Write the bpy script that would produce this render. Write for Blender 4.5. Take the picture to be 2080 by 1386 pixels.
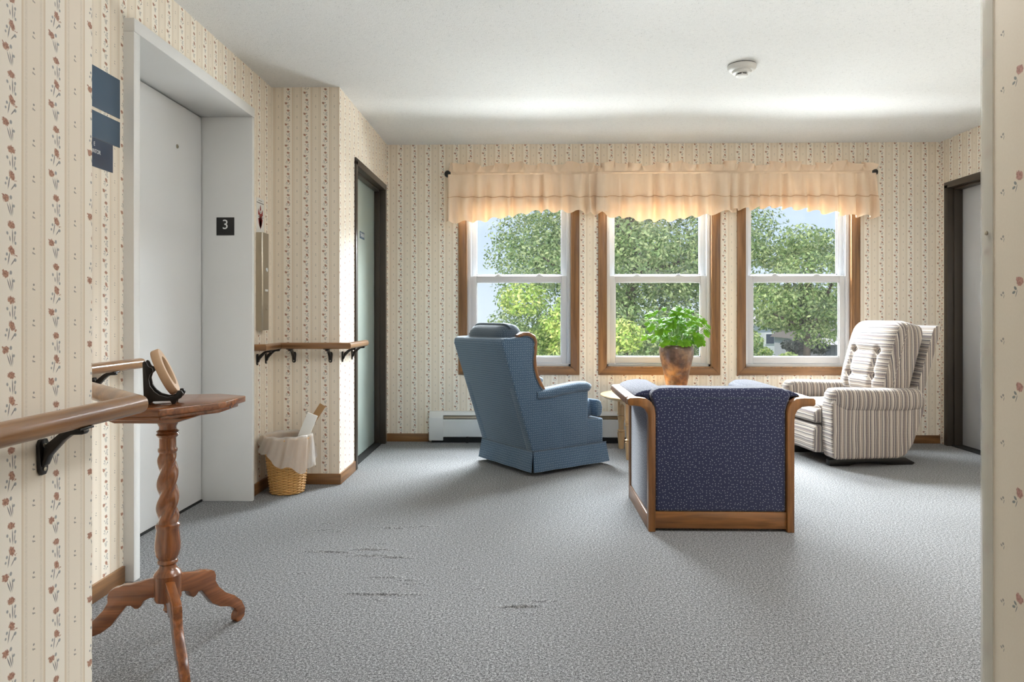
import bpy, bmesh, math, random
import numpy as np
from mathutils import Vector, Matrix

for o in list(bpy.data.objects):
    bpy.data.objects.remove(o)
S = bpy.context.scene
COL = S.collection
PI = math.pi
R = math.radians

# ------------------------------------------------------------------ camera
FPX = 1420.0
cam_d = bpy.data.cameras.new('camera')
cam = bpy.data.objects.new('camera', cam_d)
COL.objects.link(cam)
cam.location = (0, 0, 1.04)
cam.rotation_euler = (PI / 2, 0, R(1.21))
cam_d.sensor_width = 36.0
cam_d.lens = FPX / 2080 * 36
cam_d.shift_y = (640 - 693) / 2080
cam_d.clip_start = 0.05
cam_d.clip_end = 600
S.camera = cam

# ------------------------------------------------------------------ exposure
S.view_settings.view_transform = 'Standard'
S.view_settings.look = 'None'
S.view_settings.gamma = 1.0
S.view_settings.use_curve_mapping = False
S.view_settings.exposure = 0.66

# ------------------------------------------------------------------ sky
W = bpy.data.worlds.new('sky')
S.world = W
W.use_nodes = True
wn = W.node_tree
wn.nodes.clear()
_tc = wn.nodes.new('ShaderNodeTexCoord')
_sp = wn.nodes.new('ShaderNodeSeparateXYZ')
_cr = wn.nodes.new('ShaderNodeValToRGB')
_bg = wn.nodes.new('ShaderNodeBackground')
_wo = wn.nodes.new('ShaderNodeOutputWorld')
wn.links.new(_tc.outputs['Generated'], _sp.inputs[0])
wn.links.new(_sp.outputs['Z'], _cr.inputs[0])
wn.links.new(_cr.outputs[0], _bg.inputs[0])
wn.links.new(_bg.outputs[0], _wo.inputs[0])
_cr.color_ramp.elements[0].position = 0.0
_cr.color_ramp.elements[0].color = (0.76, 0.86, 0.97, 1)
_cr.color_ramp.elements[1].position = 0.8
_cr.color_ramp.elements[1].color = (0.28, 0.46, 0.88, 1)
_e = _cr.color_ramp.elements.new(0.22)
_e.color = (0.52, 0.68, 0.95, 1)
_bg.inputs[1].default_value = 0.71

# ------------------------------------------------------------------ sun + added daylight lamps
def lamp(name, kind, loc, aim, energy, color=(1, 1, 1), **kw):
    d = bpy.data.lights.new(name, kind)
    d.energy = energy
    d.color = color
    for k, v in kw.items():
        setattr(d, k, v)
    o = bpy.data.objects.new(name, d)
    COL.objects.link(o)
    o.location = loc
    o.rotation_euler = (Vector(aim) - Vector(loc)).to_track_quat('-Z', 'Y').to_euler()
    return o

lamp('sun', 'SUN', (-4, -8, 14), (-4 + 4.6, -8 + 2.9, 14 - 8.0), 2.9, (1.0, 0.95, 0.86), angle=R(1.0))
# unseen area lamps added outside to boost sky and ground light through the windows
lamp('sky_fill', 'AREA', (1.07, 7.5, 3.15), (1.07, 3.2, 0.9), 2250, (0.90, 0.95, 1.0), shape='RECTANGLE', size=4.6, size_y=2.0)
lamp('ground_fill', 'AREA', (1.07, 8.2, -.2), (1.07, 4.0, .9), 420, (0.94, 0.975, 1.0), shape='RECTANGLE', size=4.8, size_y=.9)

# ------------------------------------------------------------------ helpers: colours, nodes
def srgb(r, g, b):
    def f(c):
        c /= 255.0
        return c / 12.92 if c <= 0.04045 else ((c + 0.055) / 1.055) ** 2.4
    return (f(r), f(g), f(b), 1.0)

class NT:
    """tiny node-tree helper"""
    def __init__(self, name):
        self.m = bpy.data.materials.new(name)
        self.m.use_nodes = True
        self.t = self.m.node_tree
        self.t.nodes.clear()
        self.out = self.t.nodes.new('ShaderNodeOutputMaterial')
    def n(self, typ, **kw):
        nd = self.t.nodes.new('ShaderNode' + typ)
        for k, v in kw.items():
            setattr(nd, k, v)
        return nd
    def l(self, a, b):
        self.t.links.new(a, b)
    def set(self, sock, v):
        if hasattr(v, 'is_linked') or hasattr(v, 'links'):
            self.l(v, sock)
        else:
            sock.default_value = v
    def math(self, op, a, b=None, c=None, clamp=False):
        nd = self.n('Math', operation=op, use_clamp=clamp)
        for i, v in enumerate((a, b, c)):
            if v is not None:
                self.set(nd.inputs[i], v)
        return nd.outputs[0]
    def vmath(self, op, a, b=None):
        nd = self.n('VectorMath', operation=op)
        self.set(nd.inputs[0], a)
        if b is not None:
            self.set(nd.inputs[1], b)
        return nd.outputs['Value'] if op in ('LENGTH', 'DISTANCE', 'DOT_PRODUCT') else nd.outputs[0]
    def mix(self, fac, a, b, mode='MIX'):
        nd = self.n('Mix', data_type='RGBA', blend_type=mode)
        self.set(nd.inputs[0], fac)
        self.set(nd.inputs[6], a)
        self.set(nd.inputs[7], b)
        return nd.outputs[2]
    def ramp(self, fac, stops, interp='LINEAR'):
        nd = self.n('ValToRGB')
        cr = nd.color_ramp
        cr.interpolation = interp
        while len(cr.elements) < len(stops):
            cr.elements.new(0.5)
        for e, (p, c) in zip(cr.elements, stops):
            e.position = p
            e.color = c if len(c) == 4 else (*c, 1)
        self.set(nd.inputs[0], fac)
        return nd.outputs[0]
    def maprange(self, v, a, b, c, d):
        nd = self.n('MapRange')
        nd.clamp = True
        self.set(nd.inputs[0], v)
        for i, x in enumerate((a, b, c, d)):
            nd.inputs[i + 1].default_value = x
        return nd.outputs[0]
    def coord(self, kind='Object'):
        return self.n('TexCoord').outputs[kind]
    def uv(self):
        return self.n('TexCoord').outputs['UV']
    def mapping(self, vec, loc=(0, 0, 0), rot=(0, 0, 0), scale=(1, 1, 1), typ='POINT'):
        nd = self.n('Mapping', vector_type=typ)
        self.l(vec, nd.inputs[0])
        nd.inputs[1].default_value = loc
        nd.inputs[2].default_value = rot
        nd.inputs[3].default_value = scale
        return nd.outputs[0]
    def noise(self, vec, scale, detail=2, rough=0.5, dim='3D', dist=0.0):
        nd = self.n('TexNoise', noise_dimensions=dim)
        if vec is not None:
            self.l(vec, nd.inputs['Vector'])
        nd.inputs['Scale'].default_value = scale
        nd.inputs['Detail'].default_value = detail
        nd.inputs['Roughness'].default_value = rough
        nd.inputs['Distortion'].default_value = dist
        return nd.outputs['Fac']
    def bump(self, h, strength=0.3, dist=0.01):
        nd = self.n('Bump')
        nd.inputs['Strength'].default_value = strength
        nd.inputs['Distance'].default_value = dist
        self.l(h, nd.inputs['Height'])
        return nd.outputs[0]
    def bsdf(self, color, rough=0.6, metallic=0.0, normal=None, spec=0.5, coat=0.0, sheen=0.0, **kw):
        b = self.n('BsdfPrincipled')
        self.set(b.inputs['Base Color'], color)
        self.set(b.inputs['Roughness'], rough)
        b.inputs['Metallic'].default_value = metallic
        b.inputs['Specular IOR Level'].default_value = spec
        b.inputs['Coat Weight'].default_value = coat
        b.inputs['Sheen Weight'].default_value = sheen
        for k, v in kw.items():
            self.set(b.inputs[k.replace('_', ' ')], v)
        if normal is not None:
            self.l(normal, b.inputs['Normal'])
        self.l(b.outputs[0], self.out.inputs[0])
        return b

MATS = {}
def plain(name, c, rough=0.6, metallic=0.0, spec=0.5, coat=0.0, bump=0.0, bscale=80.0, var=0.06, vscale=6.0):
    t = NT(name)
    v = t.coord()
    n1 = t.noise(v, vscale, 3)
    col = t.mix(n1, tuple(x * (1 - var) for x in c[:3]) + (1,), tuple(min(1, x * (1 + var)) for x in c[:3]) + (1,))
    nm = t.bump(t.noise(v, bscale, 3), bump, 0.002) if bump else None
    t.bsdf(col, rough, metallic, nm, spec, coat)
    MATS[name] = t.m
    return t.m

def wood(name, light, dark, axis='x', rough=0.35, coat=0.2, scale=1.0):
    t = NT(name)
    v = t.coord()
    lo, hi = 2.2 * scale, 38.0 * scale
    sc = {'x': (lo, hi, hi), 'y': (hi, lo, hi), 'z': (hi, hi, lo)}[axis]
    mp = t.mapping(v, scale=sc)
    n1 = t.noise(mp, 1.0, 4, 0.6, dist=0.8)
    sc2 = {'x': (1.2 * scale, 11 * scale, 11 * scale), 'y': (11 * scale, 1.2 * scale, 11 * scale), 'z': (11 * scale, 11 * scale, 1.2 * scale)}[axis]
    n2 = t.noise(t.mapping(v, scale=sc2), 1.0, 2, 0.5, dist=1.6)
    f = t.math('MULTIPLY_ADD', n1, 0.65, t.math('MULTIPLY', n2, 0.5))
    col = t.ramp(f, [(0.34, dark), (0.52, tuple((a + b) / 2 for a, b in zip(light, dark))), (0.68, light)])
    t.bsdf(col, rough, 0, t.bump(n1, 0.08, 0.002), 0.5, coat, Coat_Roughness=0.2)
    MATS[name] = t.m
    return t.m

# ------------------------------------------------------------------ materials: setting
def wallpaper_floral():
    t = NT('floral_stripe_wallpaper')
    a, h = 0.1152, 0.130
    uv = t.uv()
    sp = t.n('SeparateXYZ'); t.l(uv, sp.inputs[0])
    u, v = sp.outputs[0], sp.outputs[1]
    ua = t.math('DIVIDE', u, a)
    k = t.math('FLOOR', ua)
    fr = t.math('FRACT', ua)
    cu = t.math('MULTIPLY', t.math('SUBTRACT', fr, 0.5), a)
    odd = t.math('FLOORED_MODULO', k, 2.0)
    v2 = t.math('MULTIPLY_ADD', odd, h / 2, v)
    cv = t.math('FLOORED_MODULO', v2, h)
    P = t.n('CombineXYZ'); t.l(cu, P.inputs[0]); t.l(cv, P.inputs[1]); P = P.outputs[0]
    nz = t.n('TexNoise', noise_dimensions='2D'); t.l(uv, nz.inputs['Vector']); nz.inputs['Scale'].default_value = 260; nz.inputs['Detail'].default_value = 1
    off = t.vmath('MULTIPLY', t.vmath('SUBTRACT', nz.outputs['Color'], (0.5, 0.5, 0.5)), (0.006, 0.006, 0))
    PD = t.vmath('ADD', P, off)
    def ell(vec, lst):
        acc = None
        for (cx, cy, rx, ry, rot) in lst:
            L = t.vmath('LENGTH', t.mapping(vec, (cx, cy, 0), (0, 0, R(rot)), (rx, ry, 1), 'TEXTURE'))
            acc = L if acc is None else t.math('MINIMUM', acc, L)
        return acc
    T, A, B = 0.122, 0.0777, 0.0334
    bloom = ell(PD, [(-0.0103, T, .0078, .0066, 0), (-0.0165, T + .005, .0028, .002, -35), (.0026, A, .0088, .0062, -15),
                     (.004, B, .0062, .0092, 35), (.0130, B - .0085, .0038, .0011, 10)])
    stems = ell(P, [(-.003, T - .018, .0011, .0105, 22), (.0015, T - .018, .0011, .0105, 15), (.0055, T - .016, .0010, .0095, 4),
                    (.0056, A - .020, .0012, .0120, 2), (-.0005, A - .024, .0012, .0045, 8), (.0105, A - .023, .0010, .0065, -8),
                    (-.003, B - .0135, .0012, .0105, -12), (.0065, B - .020, .0011, .0065, -40)])
    dots = ell(P, [(.0015, T + .003, .0030, .0035, 0), (.0085, T - .011, .0026, .0026, 0), (-.0065, A - .015, .0023, .0030, 20),
                   (.0118, A - .013, .0024, .0030, -10), (.0118, B - .016, .0031, .0030, 0), (-.0075, B - .007, .0024, .0028, 0),
                   (.0125, A - .031, .0022, .0028, 0), (-.0105, B - .016, .002, .0024, 0)])
    # sprigs in the plain stripe
    cu2 = t.math('MULTIPLY', t.math('SUBTRACT', t.math('FRACT', t.math('ADD', ua, 0.5)), 0.5), a)
    sv = t.math('FLOORED_MODULO', v, h / 2)
    Q = t.n('CombineXYZ'); t.l(cu2, Q.inputs[0]); t.l(sv, Q.inputs[1]); Q = Q.outputs[0]
    spr = ell(Q, [(0.0002, 0.0415, .0021, .0021, 0), (-.0016, 0.0335, .0013, .0024, 25), (.0020, 0.0325, .0020, .0011, -25)])
    # stripes
    ac = t.math('ABSOLUTE', cu)
    line1 = t.maprange(t.math('ABSOLUTE', t.math('SUBTRACT', ac, 0.0285)), .0004, .0012, 1, 0)
    line2 = t.maprange(t.math('ABSOLUTE', t.math('SUBTRACT', ac, 0.0315)), .0003, .0012, .55, 0)
    band = t.maprange(ac, .0283, .0287, 0, 1)
    lace = t.math('MULTIPLY', t.maprange(t.math('ABSOLUTE', t.math('SUBTRACT', ac, 0.0385)), .002, .0042, .5, 0), nz.outputs['Fac'])
    base = t.mix(band, srgb(244, 235, 220), srgb(238, 226, 208))
    c = t.mix(lace, base, srgb(196, 184, 164))
    c = t.mix(t.math('MULTIPLY', line1, .9), c, srgb(196, 165, 122))
    c = t.mix(line2, c, srgb(205, 180, 142))
    c = t.mix(t.maprange(dots, .75, 1.25, .75, 0), c, srgb(120, 124, 128))
    c = t.mix(t.maprange(stems, .7, 1.3, .8, 0), c, srgb(88, 90, 92))
    petal = t.mix(t.maprange(nz.outputs['Fac'], .35, .65, 0, 1), srgb(146, 92, 70), srgb(186, 136, 108))
    c = t.mix(t.maprange(bloom, .82, 1.12, .92, 0), c, petal)
    c = t.mix(t.maprange(spr, .75, 1.25, .8, 0), c, srgb(112, 108, 104))
    t.bsdf(c, 0.55, 0, None, 0.35)
    return t.m

def wallpaper_scatter():
    t = NT('scattered_rose_wallpaper')
    a, h = 0.186, 0.200
    uv = t.uv()
    sp = t.n('SeparateXYZ'); t.l(uv, sp.inputs[0])
    u, v = sp.outputs[0], sp.outputs[1]
    nz = t.n('TexNoise', noise_dimensions='2D'); t.l(uv, nz.inputs['Vector']); nz.inputs['Scale'].default_value = 180
    off = t.vmath('MULTIPLY', t.vmath('SUBTRACT', nz.outputs['Color'], (0.5, 0.5, 0.5)), (0.006, 0.006, 0))
    def cell(du, dv):
        x = t.math('SUBTRACT', t.math('FLOORED_MODULO', t.math('ADD', u, du), a), a / 2)
        y = t.math('SUBTRACT', t.math('FLOORED_MODULO', t.math('ADD', v, dv), h), h / 2)
        n = t.n('CombineXYZ'); t.l(x, n.inputs[0]); t.l(y, n.inputs[1])
        return n.outputs[0]
    def ell(vec, lst):
        acc = None
        for (cx, cy, rx, ry, rot) in lst:
            L = t.vmath('LENGTH', t.mapping(vec, (cx, cy, 0), (0, 0, R(rot)), (rx, ry, 1), 'TEXTURE'))
            acc = L if acc is None else t.math('MINIMUM', acc, L)
        return acc
    c = t.mix(nz.outputs['Fac'], srgb(226, 213, 192), srgb(230, 218, 198))
    for (du, dv) in ((0.0, 0.0), (a / 2, 0.135)):
        P = cell(du, dv)
        leaf = ell(P, [(.012, -.012, .0045, .0028, 40), (.016, -.020, .0045, .0026, -20), (.009, -.022, .001, .007, 20)])
        c = t.mix(t.maprange(leaf, .8, 1.2, .85, 0), c, srgb(118, 124, 122))
        bl = ell(t.vmath('ADD', P, off), [(0, 0, .0095, .0085, 0), (.004, .004, .006, .006, 0)])
        c = t.mix(t.maprange(bl, .85, 1.1, .85, 0), c, t.mix(t.maprange(nz.outputs['Fac'], .4, .6, 0, 1), srgb(190, 135, 122), srgb(158, 104, 92)))
    for (du, dv) in ((.045, .05), (.14, .11), (.045, .165), (.14, .02)):
        P = cell(du, dv)
        s = ell(P, [(0, 0, .0028, .0026, 0), (.005, -.004, .003, .0018, 40), (-.002, -.007, .0009, .004, 15)])
        c = t.mix(t.maprange(s, .8, 1.2, .75, 0), c, srgb(128, 124, 118))
    t.bsdf(c, 0.6, 0, None, 0.3)
    return t.m

def carpet():
    t = NT('grey_tweed_carpet')
    v = t.coord()
    fine = t.noise(v, 300, 2, 0.7)
    mid = t.noise(v, 125, 2, 0.6)
    big = t.noise(v, 1.3, 3)
    f = t.math('MULTIPLY_ADD', fine, 0.62, t.math('MULTIPLY', mid, 0.38))
    col = t.ramp(f, [(0.38, srgb(36, 36, 37)), (0.50, srgb(112, 112, 113)), (0.62, srgb(188, 188, 188))])
    col = t.mix(t.maprange(big, .3, .7, 0, .14), col, srgb(96, 96, 97))
    t.bsdf(col, 0.95, 0, t.bump(f, 0.4, 0.004), 0.1, 0, 0.1)
    return t.m

def popcorn():
    t = NT('textured_white_ceiling')
    v = t.coord()
    n1 = t.noise(v, 150, 3, 0.7)
    n2 = t.noise(v, 60, 2, 0.5)
    f = t.math('MULTIPLY_ADD', n1, 0.7, t.math('MULTIPLY', n2, 0.3))
    col = t.ramp(f, [(0.30, srgb(176, 176, 174)), (0.42, srgb(226, 226, 224)), (0.8, srgb(236, 236, 234))])
    t.bsdf(col, 0.9, 0, t.bump(f, 0.5, 0.008), 0.2)
    return t.m

M_PAPER = wallpaper_floral()
M_ROSE = wallpaper_scatter()
M_CARPET = carpet()
M_CEIL = popcorn()
OAK_L, OAK_D = srgb(142, 101, 60), srgb(86, 56, 31)
M_OAK = {ax: wood('oak_' + ax, OAK_L, OAK_D, ax, 0.42, 0.15) for ax in 'xyz'}
M_RAIL = {ax: wood('rail_oak_' + ax, srgb(168, 122, 76), srgb(104, 68, 38), ax, 0.28, 0.5) for ax in 'xyz'}
M_CHAIRWOOD = {ax: wood('chair_oak_' + ax, srgb(140, 92, 46), srgb(80, 49, 24), ax, 0.35, 0.3, 1.3) for ax in 'xyz'}
M_TABLEWOOD = {ax: wood('walnut_' + ax, srgb(152, 92, 50), srgb(84, 46, 24), ax, 0.25, 0.6, 1.4) for ax in 'xyz'}
M_PALEOAK = {ax: wood('pale_oak_' + ax, srgb(224, 188, 138), srgb(180, 138, 90), ax, 0.3, 0.4) for ax in 'xyz'}
M_WHITE = plain('white_door_enamel', srgb(222, 222, 221), 0.35, var=0.015, spec=0.4)
M_FRAMEWHITE = plain('white_frame_enamel', srgb(228, 228, 226), 0.25, var=0.015, spec=0.5)
M_VINYL = plain('white_vinyl', srgb(200, 201, 203), 0.35, var=0.01)
M_HEATER = plain('heater_enamel', srgb(224, 224, 222), 0.4, var=0.02)
M_DARK = plain('dark_gap', srgb(22, 22, 22), 0.8)
M_BRONZE = plain('dark_bronze_frame', srgb(66, 58, 50), 0.35, 0.15, var=0.05)
M_GREENDOOR = plain('pale_green_door', srgb(178, 192, 184), 0.3, var=0.03, coat=0.2)
M_GREYDOOR = plain('pale_grey_door', srgb(196, 197, 199), 0.65, var=0.02)
M_IRON = plain('black_bracket', srgb(30, 26, 24), 0.3, 0.4, coat=0.3)
M_BLACK = plain('black_plastic', srgb(26, 24, 23), 0.4)
M_STEEL = plain('brushed_steel', srgb(176, 168, 152), 0.32, 0.85, var=0.08)
M_SIGNBLUE = plain('sign_blue', srgb(62, 86, 108), 0.4, var=0.05)
M_SIGNNAVY = plain('sign_navy', srgb(40, 58, 84), 0.3, var=0.06)
M_PRINT = plain('white_print', srgb(232, 232, 230), 0.6, var=0.0)
M_PRINTGREY = plain('dark_print', srgb(70, 66, 64), 0.6, var=0.0)
M_RED = plain('red_print', srgb(140, 30, 28), 0.5, var=0.05)
M_PAPERWHITE = plain('white_paper', srgb(226, 224, 218), 0.8, var=0.03)
M_CARD = plain('brown_cardboard', srgb(160, 124, 84), 0.85, var=0.1, vscale=14)
M_BASKET = plain('wicker', srgb(206, 160, 96), 0.55, var=0.22, vscale=60)
M_STAKE = plain('wicker_stake', srgb(196, 148, 84), 0.6, var=0.15, vscale=40)
M_RINGWOOD = plain('pale_turned_wood', srgb(196, 164, 132), 0.5, var=0.1, vscale=30)
M_PLASTICW = plain('white_plastic', srgb(216, 215, 210), 0.45, var=0.02)
M_LEAFDARK = None

def fabric_dots(name, base, var, dot, cell, dsize, rnd=0.25, rough=0.9):
    t = NT(name)
    uv = t.uv()
    vo = t.n('TexVoronoi', voronoi_dimensions='2D', feature='F1')
    t.l(uv, vo.inputs['Vector'])
    vo.inputs['Scale'].default_value = 1 / cell
    vo.inputs['Randomness'].default_value = rnd
    m = t.maprange(vo.outputs['Distance'], dsize * .7, dsize * 1.3, 1, 0)
    weave = t.noise(t.mapping(uv, scale=(520, 520, 1)), 1.0, 2, .6)
    big = t.noise(t.coord(), 9, 3)
    c = t.mix(t.maprange(weave, .3, .7, 0, 1), base, var)
    c = t.mix(t.maprange(big, .35, .7, 0, .35), c, var)
    c = t.mix(t.math('MULTIPLY', m, .75), c, dot)
    t.bsdf(c, rough, 0, t.bump(weave, .35, .0015), .15, 0, 0.35)
    return t.m
M_BLUE = fabric_dots('blue_dotted_fabric', srgb(58, 80, 102), srgb(80, 104, 126), srgb(170, 182, 190), .0150, .15)
M_BLUEDARK = fabric_dots('blue_pillow_fabric', srgb(54, 68, 82), srgb(74, 88, 102), srgb(120, 132, 142), .0125, .16)
M_NAVY = fabric_dots('navy_dotted_fabric', srgb(40, 43, 68), srgb(54, 58, 86), srgb(170, 172, 182), .0150, .13, .75)

def plaid():
    t = NT('striped_tweed')
    uv = t.uv()
    sp = t.n('SeparateXYZ'); t.l(uv, sp.inputs[0])
    wob = t.noise(t.mapping(uv, scale=(6, 6, 1)), 1.0, 2)
    u = t.math('MULTIPLY_ADD', wob, .012, sp.outputs[0])
    fr = t.math('FRACT', t.math('DIVIDE', u, 0.132))
    cream, taupe, navy, mauve, lt = srgb(212, 202, 186), srgb(134, 120, 111), srgb(42, 42, 62), srgb(92, 79, 85), srgb(168, 156, 145)
    c1 = t.ramp(fr, [(0, taupe), (.08, cream), (.125, taupe), (.22, navy), (.265, lt), (.33, mauve), (.40, cream), (.44, lt), (.52, taupe), (.57, navy),
                     (.615, cream), (.65, taupe), (.75, mauve), (.83, lt), (.89, cream), (.92, navy), (.965, lt)], 'CONSTANT')
    v = sp.outputs[1]
    cross = t.math('MULTIPLY_ADD', t.math('SINE', t.math('MULTIPLY', v, 2 * PI / 0.0105)), .5, .5)
    cross2 = t.math('MULTIPLY_ADD', t.math('SINE', t.math('MULTIPLY', sp.outputs[0], 2 * PI / 0.0062)), .5, .5)
    wv = t.noise(t.mapping(uv, scale=(300, 300, 1)), 1.0, 2, .7)
    c = t.mix(t.math('MULTIPLY', cross, .16), c1, cream)
    c = t.mix(t.math('MULTIPLY', cross2, .18), c, srgb(90, 84, 84))
    c = t.mix(t.maprange(wv, .40, .70, .0, .26), c, srgb(206, 198, 188))
    t.bsdf(c, .95, 0, t.bump(wv, .5, .003), .1, 0, .2)
    return t.m
M_PLAID = plaid()

def valance_mat():
    t = NT('peach_cotton')
    v = t.coord()
    n = t.noise(v, 14, 2)
    c = t.mix(n, srgb(236, 212, 184), srgb(243, 222, 198))
    d = t.n('BsdfDiffuse'); t.l(c, d.inputs[0])
    tr = t.n('BsdfTranslucent'); t.set(tr.inputs[0], srgb(240, 184, 130))
    mx = t.n('MixShader'); mx.inputs[0].default_value = .06
    t.l(d.outputs[0], mx.inputs[1]); t.l(tr.outputs[0], mx.inputs[2]); t.l(mx.outputs[0], t.out.inputs[0])
    return t.m
M_VAL = valance_mat()
M_SEAM = plain('peach_seam', srgb(214, 176, 138), .9)

def glass_mat(name, tint=(1, 1, 1, 1), refl=.06, haze=.02):
    t = NT(name)
    a = t.n('BsdfTransparent'); a.inputs[0].default_value = tint
    g = t.n('BsdfGlossy'); g.inputs['Roughness'].default_value = .02
    lw = t.n('Fresnel'); lw.inputs[0].default_value = 1.3
    f = t.math('MULTIPLY', lw.outputs[0], refl * 10)
    mx = t.n('MixShader'); t.l(f, mx.inputs[0]); t.l(a.outputs[0], mx.inputs[1]); t.l(g.outputs[0], mx.inputs[2])
    d = t.n('BsdfDiffuse'); d.inputs[0].default_value = (.8, .82, .84, 1)      # white haze mixed in for glare on the glass
    veil = t.math('MULTIPLY', t.maprange(t.noise(t.coord(), 5, 3), .3, .7, .5, 1.5), haze)
    m2 = t.n('MixShader'); t.l(veil, m2.inputs[0]); t.l(mx.outputs[0], m2.inputs[1]); t.l(d.outputs[0], m2.inputs[2])
    t.l(m2.outputs[0], t.out.inputs[0])
    return t.m
M_GLASS = glass_mat('window_glass', (.97, .985, .98, 1), .03)
def clear_mat():
    t = NT('clear_plastic')
    a = t.n('BsdfTransparent'); a.inputs[0].default_value = (.97, .97, .96, 1)
    p = t.n('BsdfPrincipled'); p.inputs['Base Color'].default_value = srgb(230, 226, 216); p.inputs['Roughness'].default_value = .12
    mx = t.n('MixShader'); mx.inputs[0].default_value = .35
    t.l(a.outputs[0], mx.inputs[1]); t.l(p.outputs[0], mx.inputs[2]); t.l(mx.outputs[0], t.out.inputs[0])
    return t.m
M_CLEAR = clear_mat()

def film_mat():
    t = NT('bin_liner_film')
    v = t.coord()
    n = t.noise(v, 30, 3)
    a = t.n('BsdfTransparent')
    p = t.n('BsdfPrincipled'); p.inputs['Base Color'].default_value = srgb(232, 230, 226); p.inputs['Roughness'].default_value = .28
    nb = t.bump(n, .5, .01); t.l(nb, p.inputs['Normal'])
    tr = t.n('BsdfTranslucent'); tr.inputs[0].default_value = srgb(232, 228, 222)
    m1 = t.n('MixShader'); m1.inputs[0].default_value = .35; t.l(p.outputs[0], m1.inputs[1]); t.l(tr.outputs[0], m1.inputs[2])
    m2 = t.n('MixShader'); m2.inputs[0].default_value = .55; t.l(a.outputs[0], m2.inputs[1]); t.l(m1.outputs[0], m2.inputs[2])
    t.l(m2.outputs[0], t.out.inputs[0])
    return t.m
M_FILM = film_mat()

def leaf_mat(name, c1, c2, c3, trans=.35, rough=.5):
    t = NT(name)
    g = t.n('NewGeometry')
    big = t.noise(g.outputs['Position'], 1.6, 2)
    f = t.math('MULTIPLY_ADD', g.outputs['Random Per Island'], .6, t.math('MULTIPLY', big, .45))
    c = t.ramp(f, [(.15, c1), (.5, c2), (.9, c3)])
    d = t.n('BsdfPrincipled'); t.l(c, d.inputs['Base Color']); d.inputs['Roughness'].default_value = rough
    d.inputs['Specular IOR Level'].default_value = .25
    tr = t.n('BsdfTranslucent'); t.l(c, tr.inputs[0])
    mx = t.n('MixShader'); mx.inputs[0].default_value = trans
    t.l(d.outputs[0], mx.inputs[1]); t.l(tr.outputs[0], mx.inputs[2]); t.l(mx.outputs[0], t.out.inputs[0])
    return t.m
M_LIME = leaf_mat('linden_leaf', srgb(96, 128, 52), srgb(146, 172, 82), srgb(216, 216, 136))
M_TREE = leaf_mat('deep_green_leaf', srgb(84, 108, 66), srgb(136, 160, 100), srgb(206, 212, 156))
M_TREE2 = leaf_mat('mid_green_leaf', srgb(80, 106, 62), srgb(130, 154, 92), srgb(200, 208, 146))
M_CONIFER = leaf_mat('conifer_leaf', srgb(44, 50, 44), srgb(66, 70, 62), srgb(92, 94, 84), .1)
M_BARK = plain('bark', srgb(92, 80, 72), .9, var=.25, vscale=9, bump=.6, bscale=30)
M_PLANT = leaf_mat('potted_leaf', srgb(36, 82, 8), srgb(68, 122, 16), srgb(138, 178, 42), .28, .6)
M_GRASS = plain('lawn', srgb(96, 120, 66), .95, var=.2, vscale=.4)
M_SIDING = plain('white_siding', srgb(222, 220, 214), .8, var=.03)
M_STUCCO = plain('grey_stucco', srgb(166, 164, 166), .85, var=.04)
M_SHINGLE = plain('grey_shingle', srgb(136, 124, 120), .9, var=.1, vscale=3)
M_TANROOF = plain('pale_roof', srgb(196, 188, 180), .9, var=.06, vscale=3)
M_FENCE = plain('weathered_fence_board', srgb(106, 104, 106), .9, var=.1)
M_PANE = plain('far_window_pane', srgb(78, 86, 98), .15)
M_EMIT = None

def vase_mat():
    t = NT('mottled_bronze_glaze')
    v = t.coord()
    n = t.noise(v, 11, 4, .6)
    n2 = t.noise(v, 26, 3)
    sp = t.n('SeparateXYZ'); t.l(v, sp.inputs[0])
    low = t.maprange(sp.outputs[2], .12, .30, 0, 1)
    c1 = t.ramp(n, [(.32, srgb(70, 48, 34)), (.47, srgb(128, 82, 44)), (.62, srgb(190, 128, 62))])
    c2 = t.ramp(n, [(.32, srgb(58, 44, 38)), (.50, srgb(98, 76, 62)), (.68, srgb(150, 118, 92))])
    c = t.mix(low, c1, c2)
    c = t.mix(t.maprange(n2, .55, .72, 0, .5), c, srgb(150, 130, 110))
    t.bsdf(c, .3, .1, None, .5, .4)
    return t.m
M_VASE = vase_mat()

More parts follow.
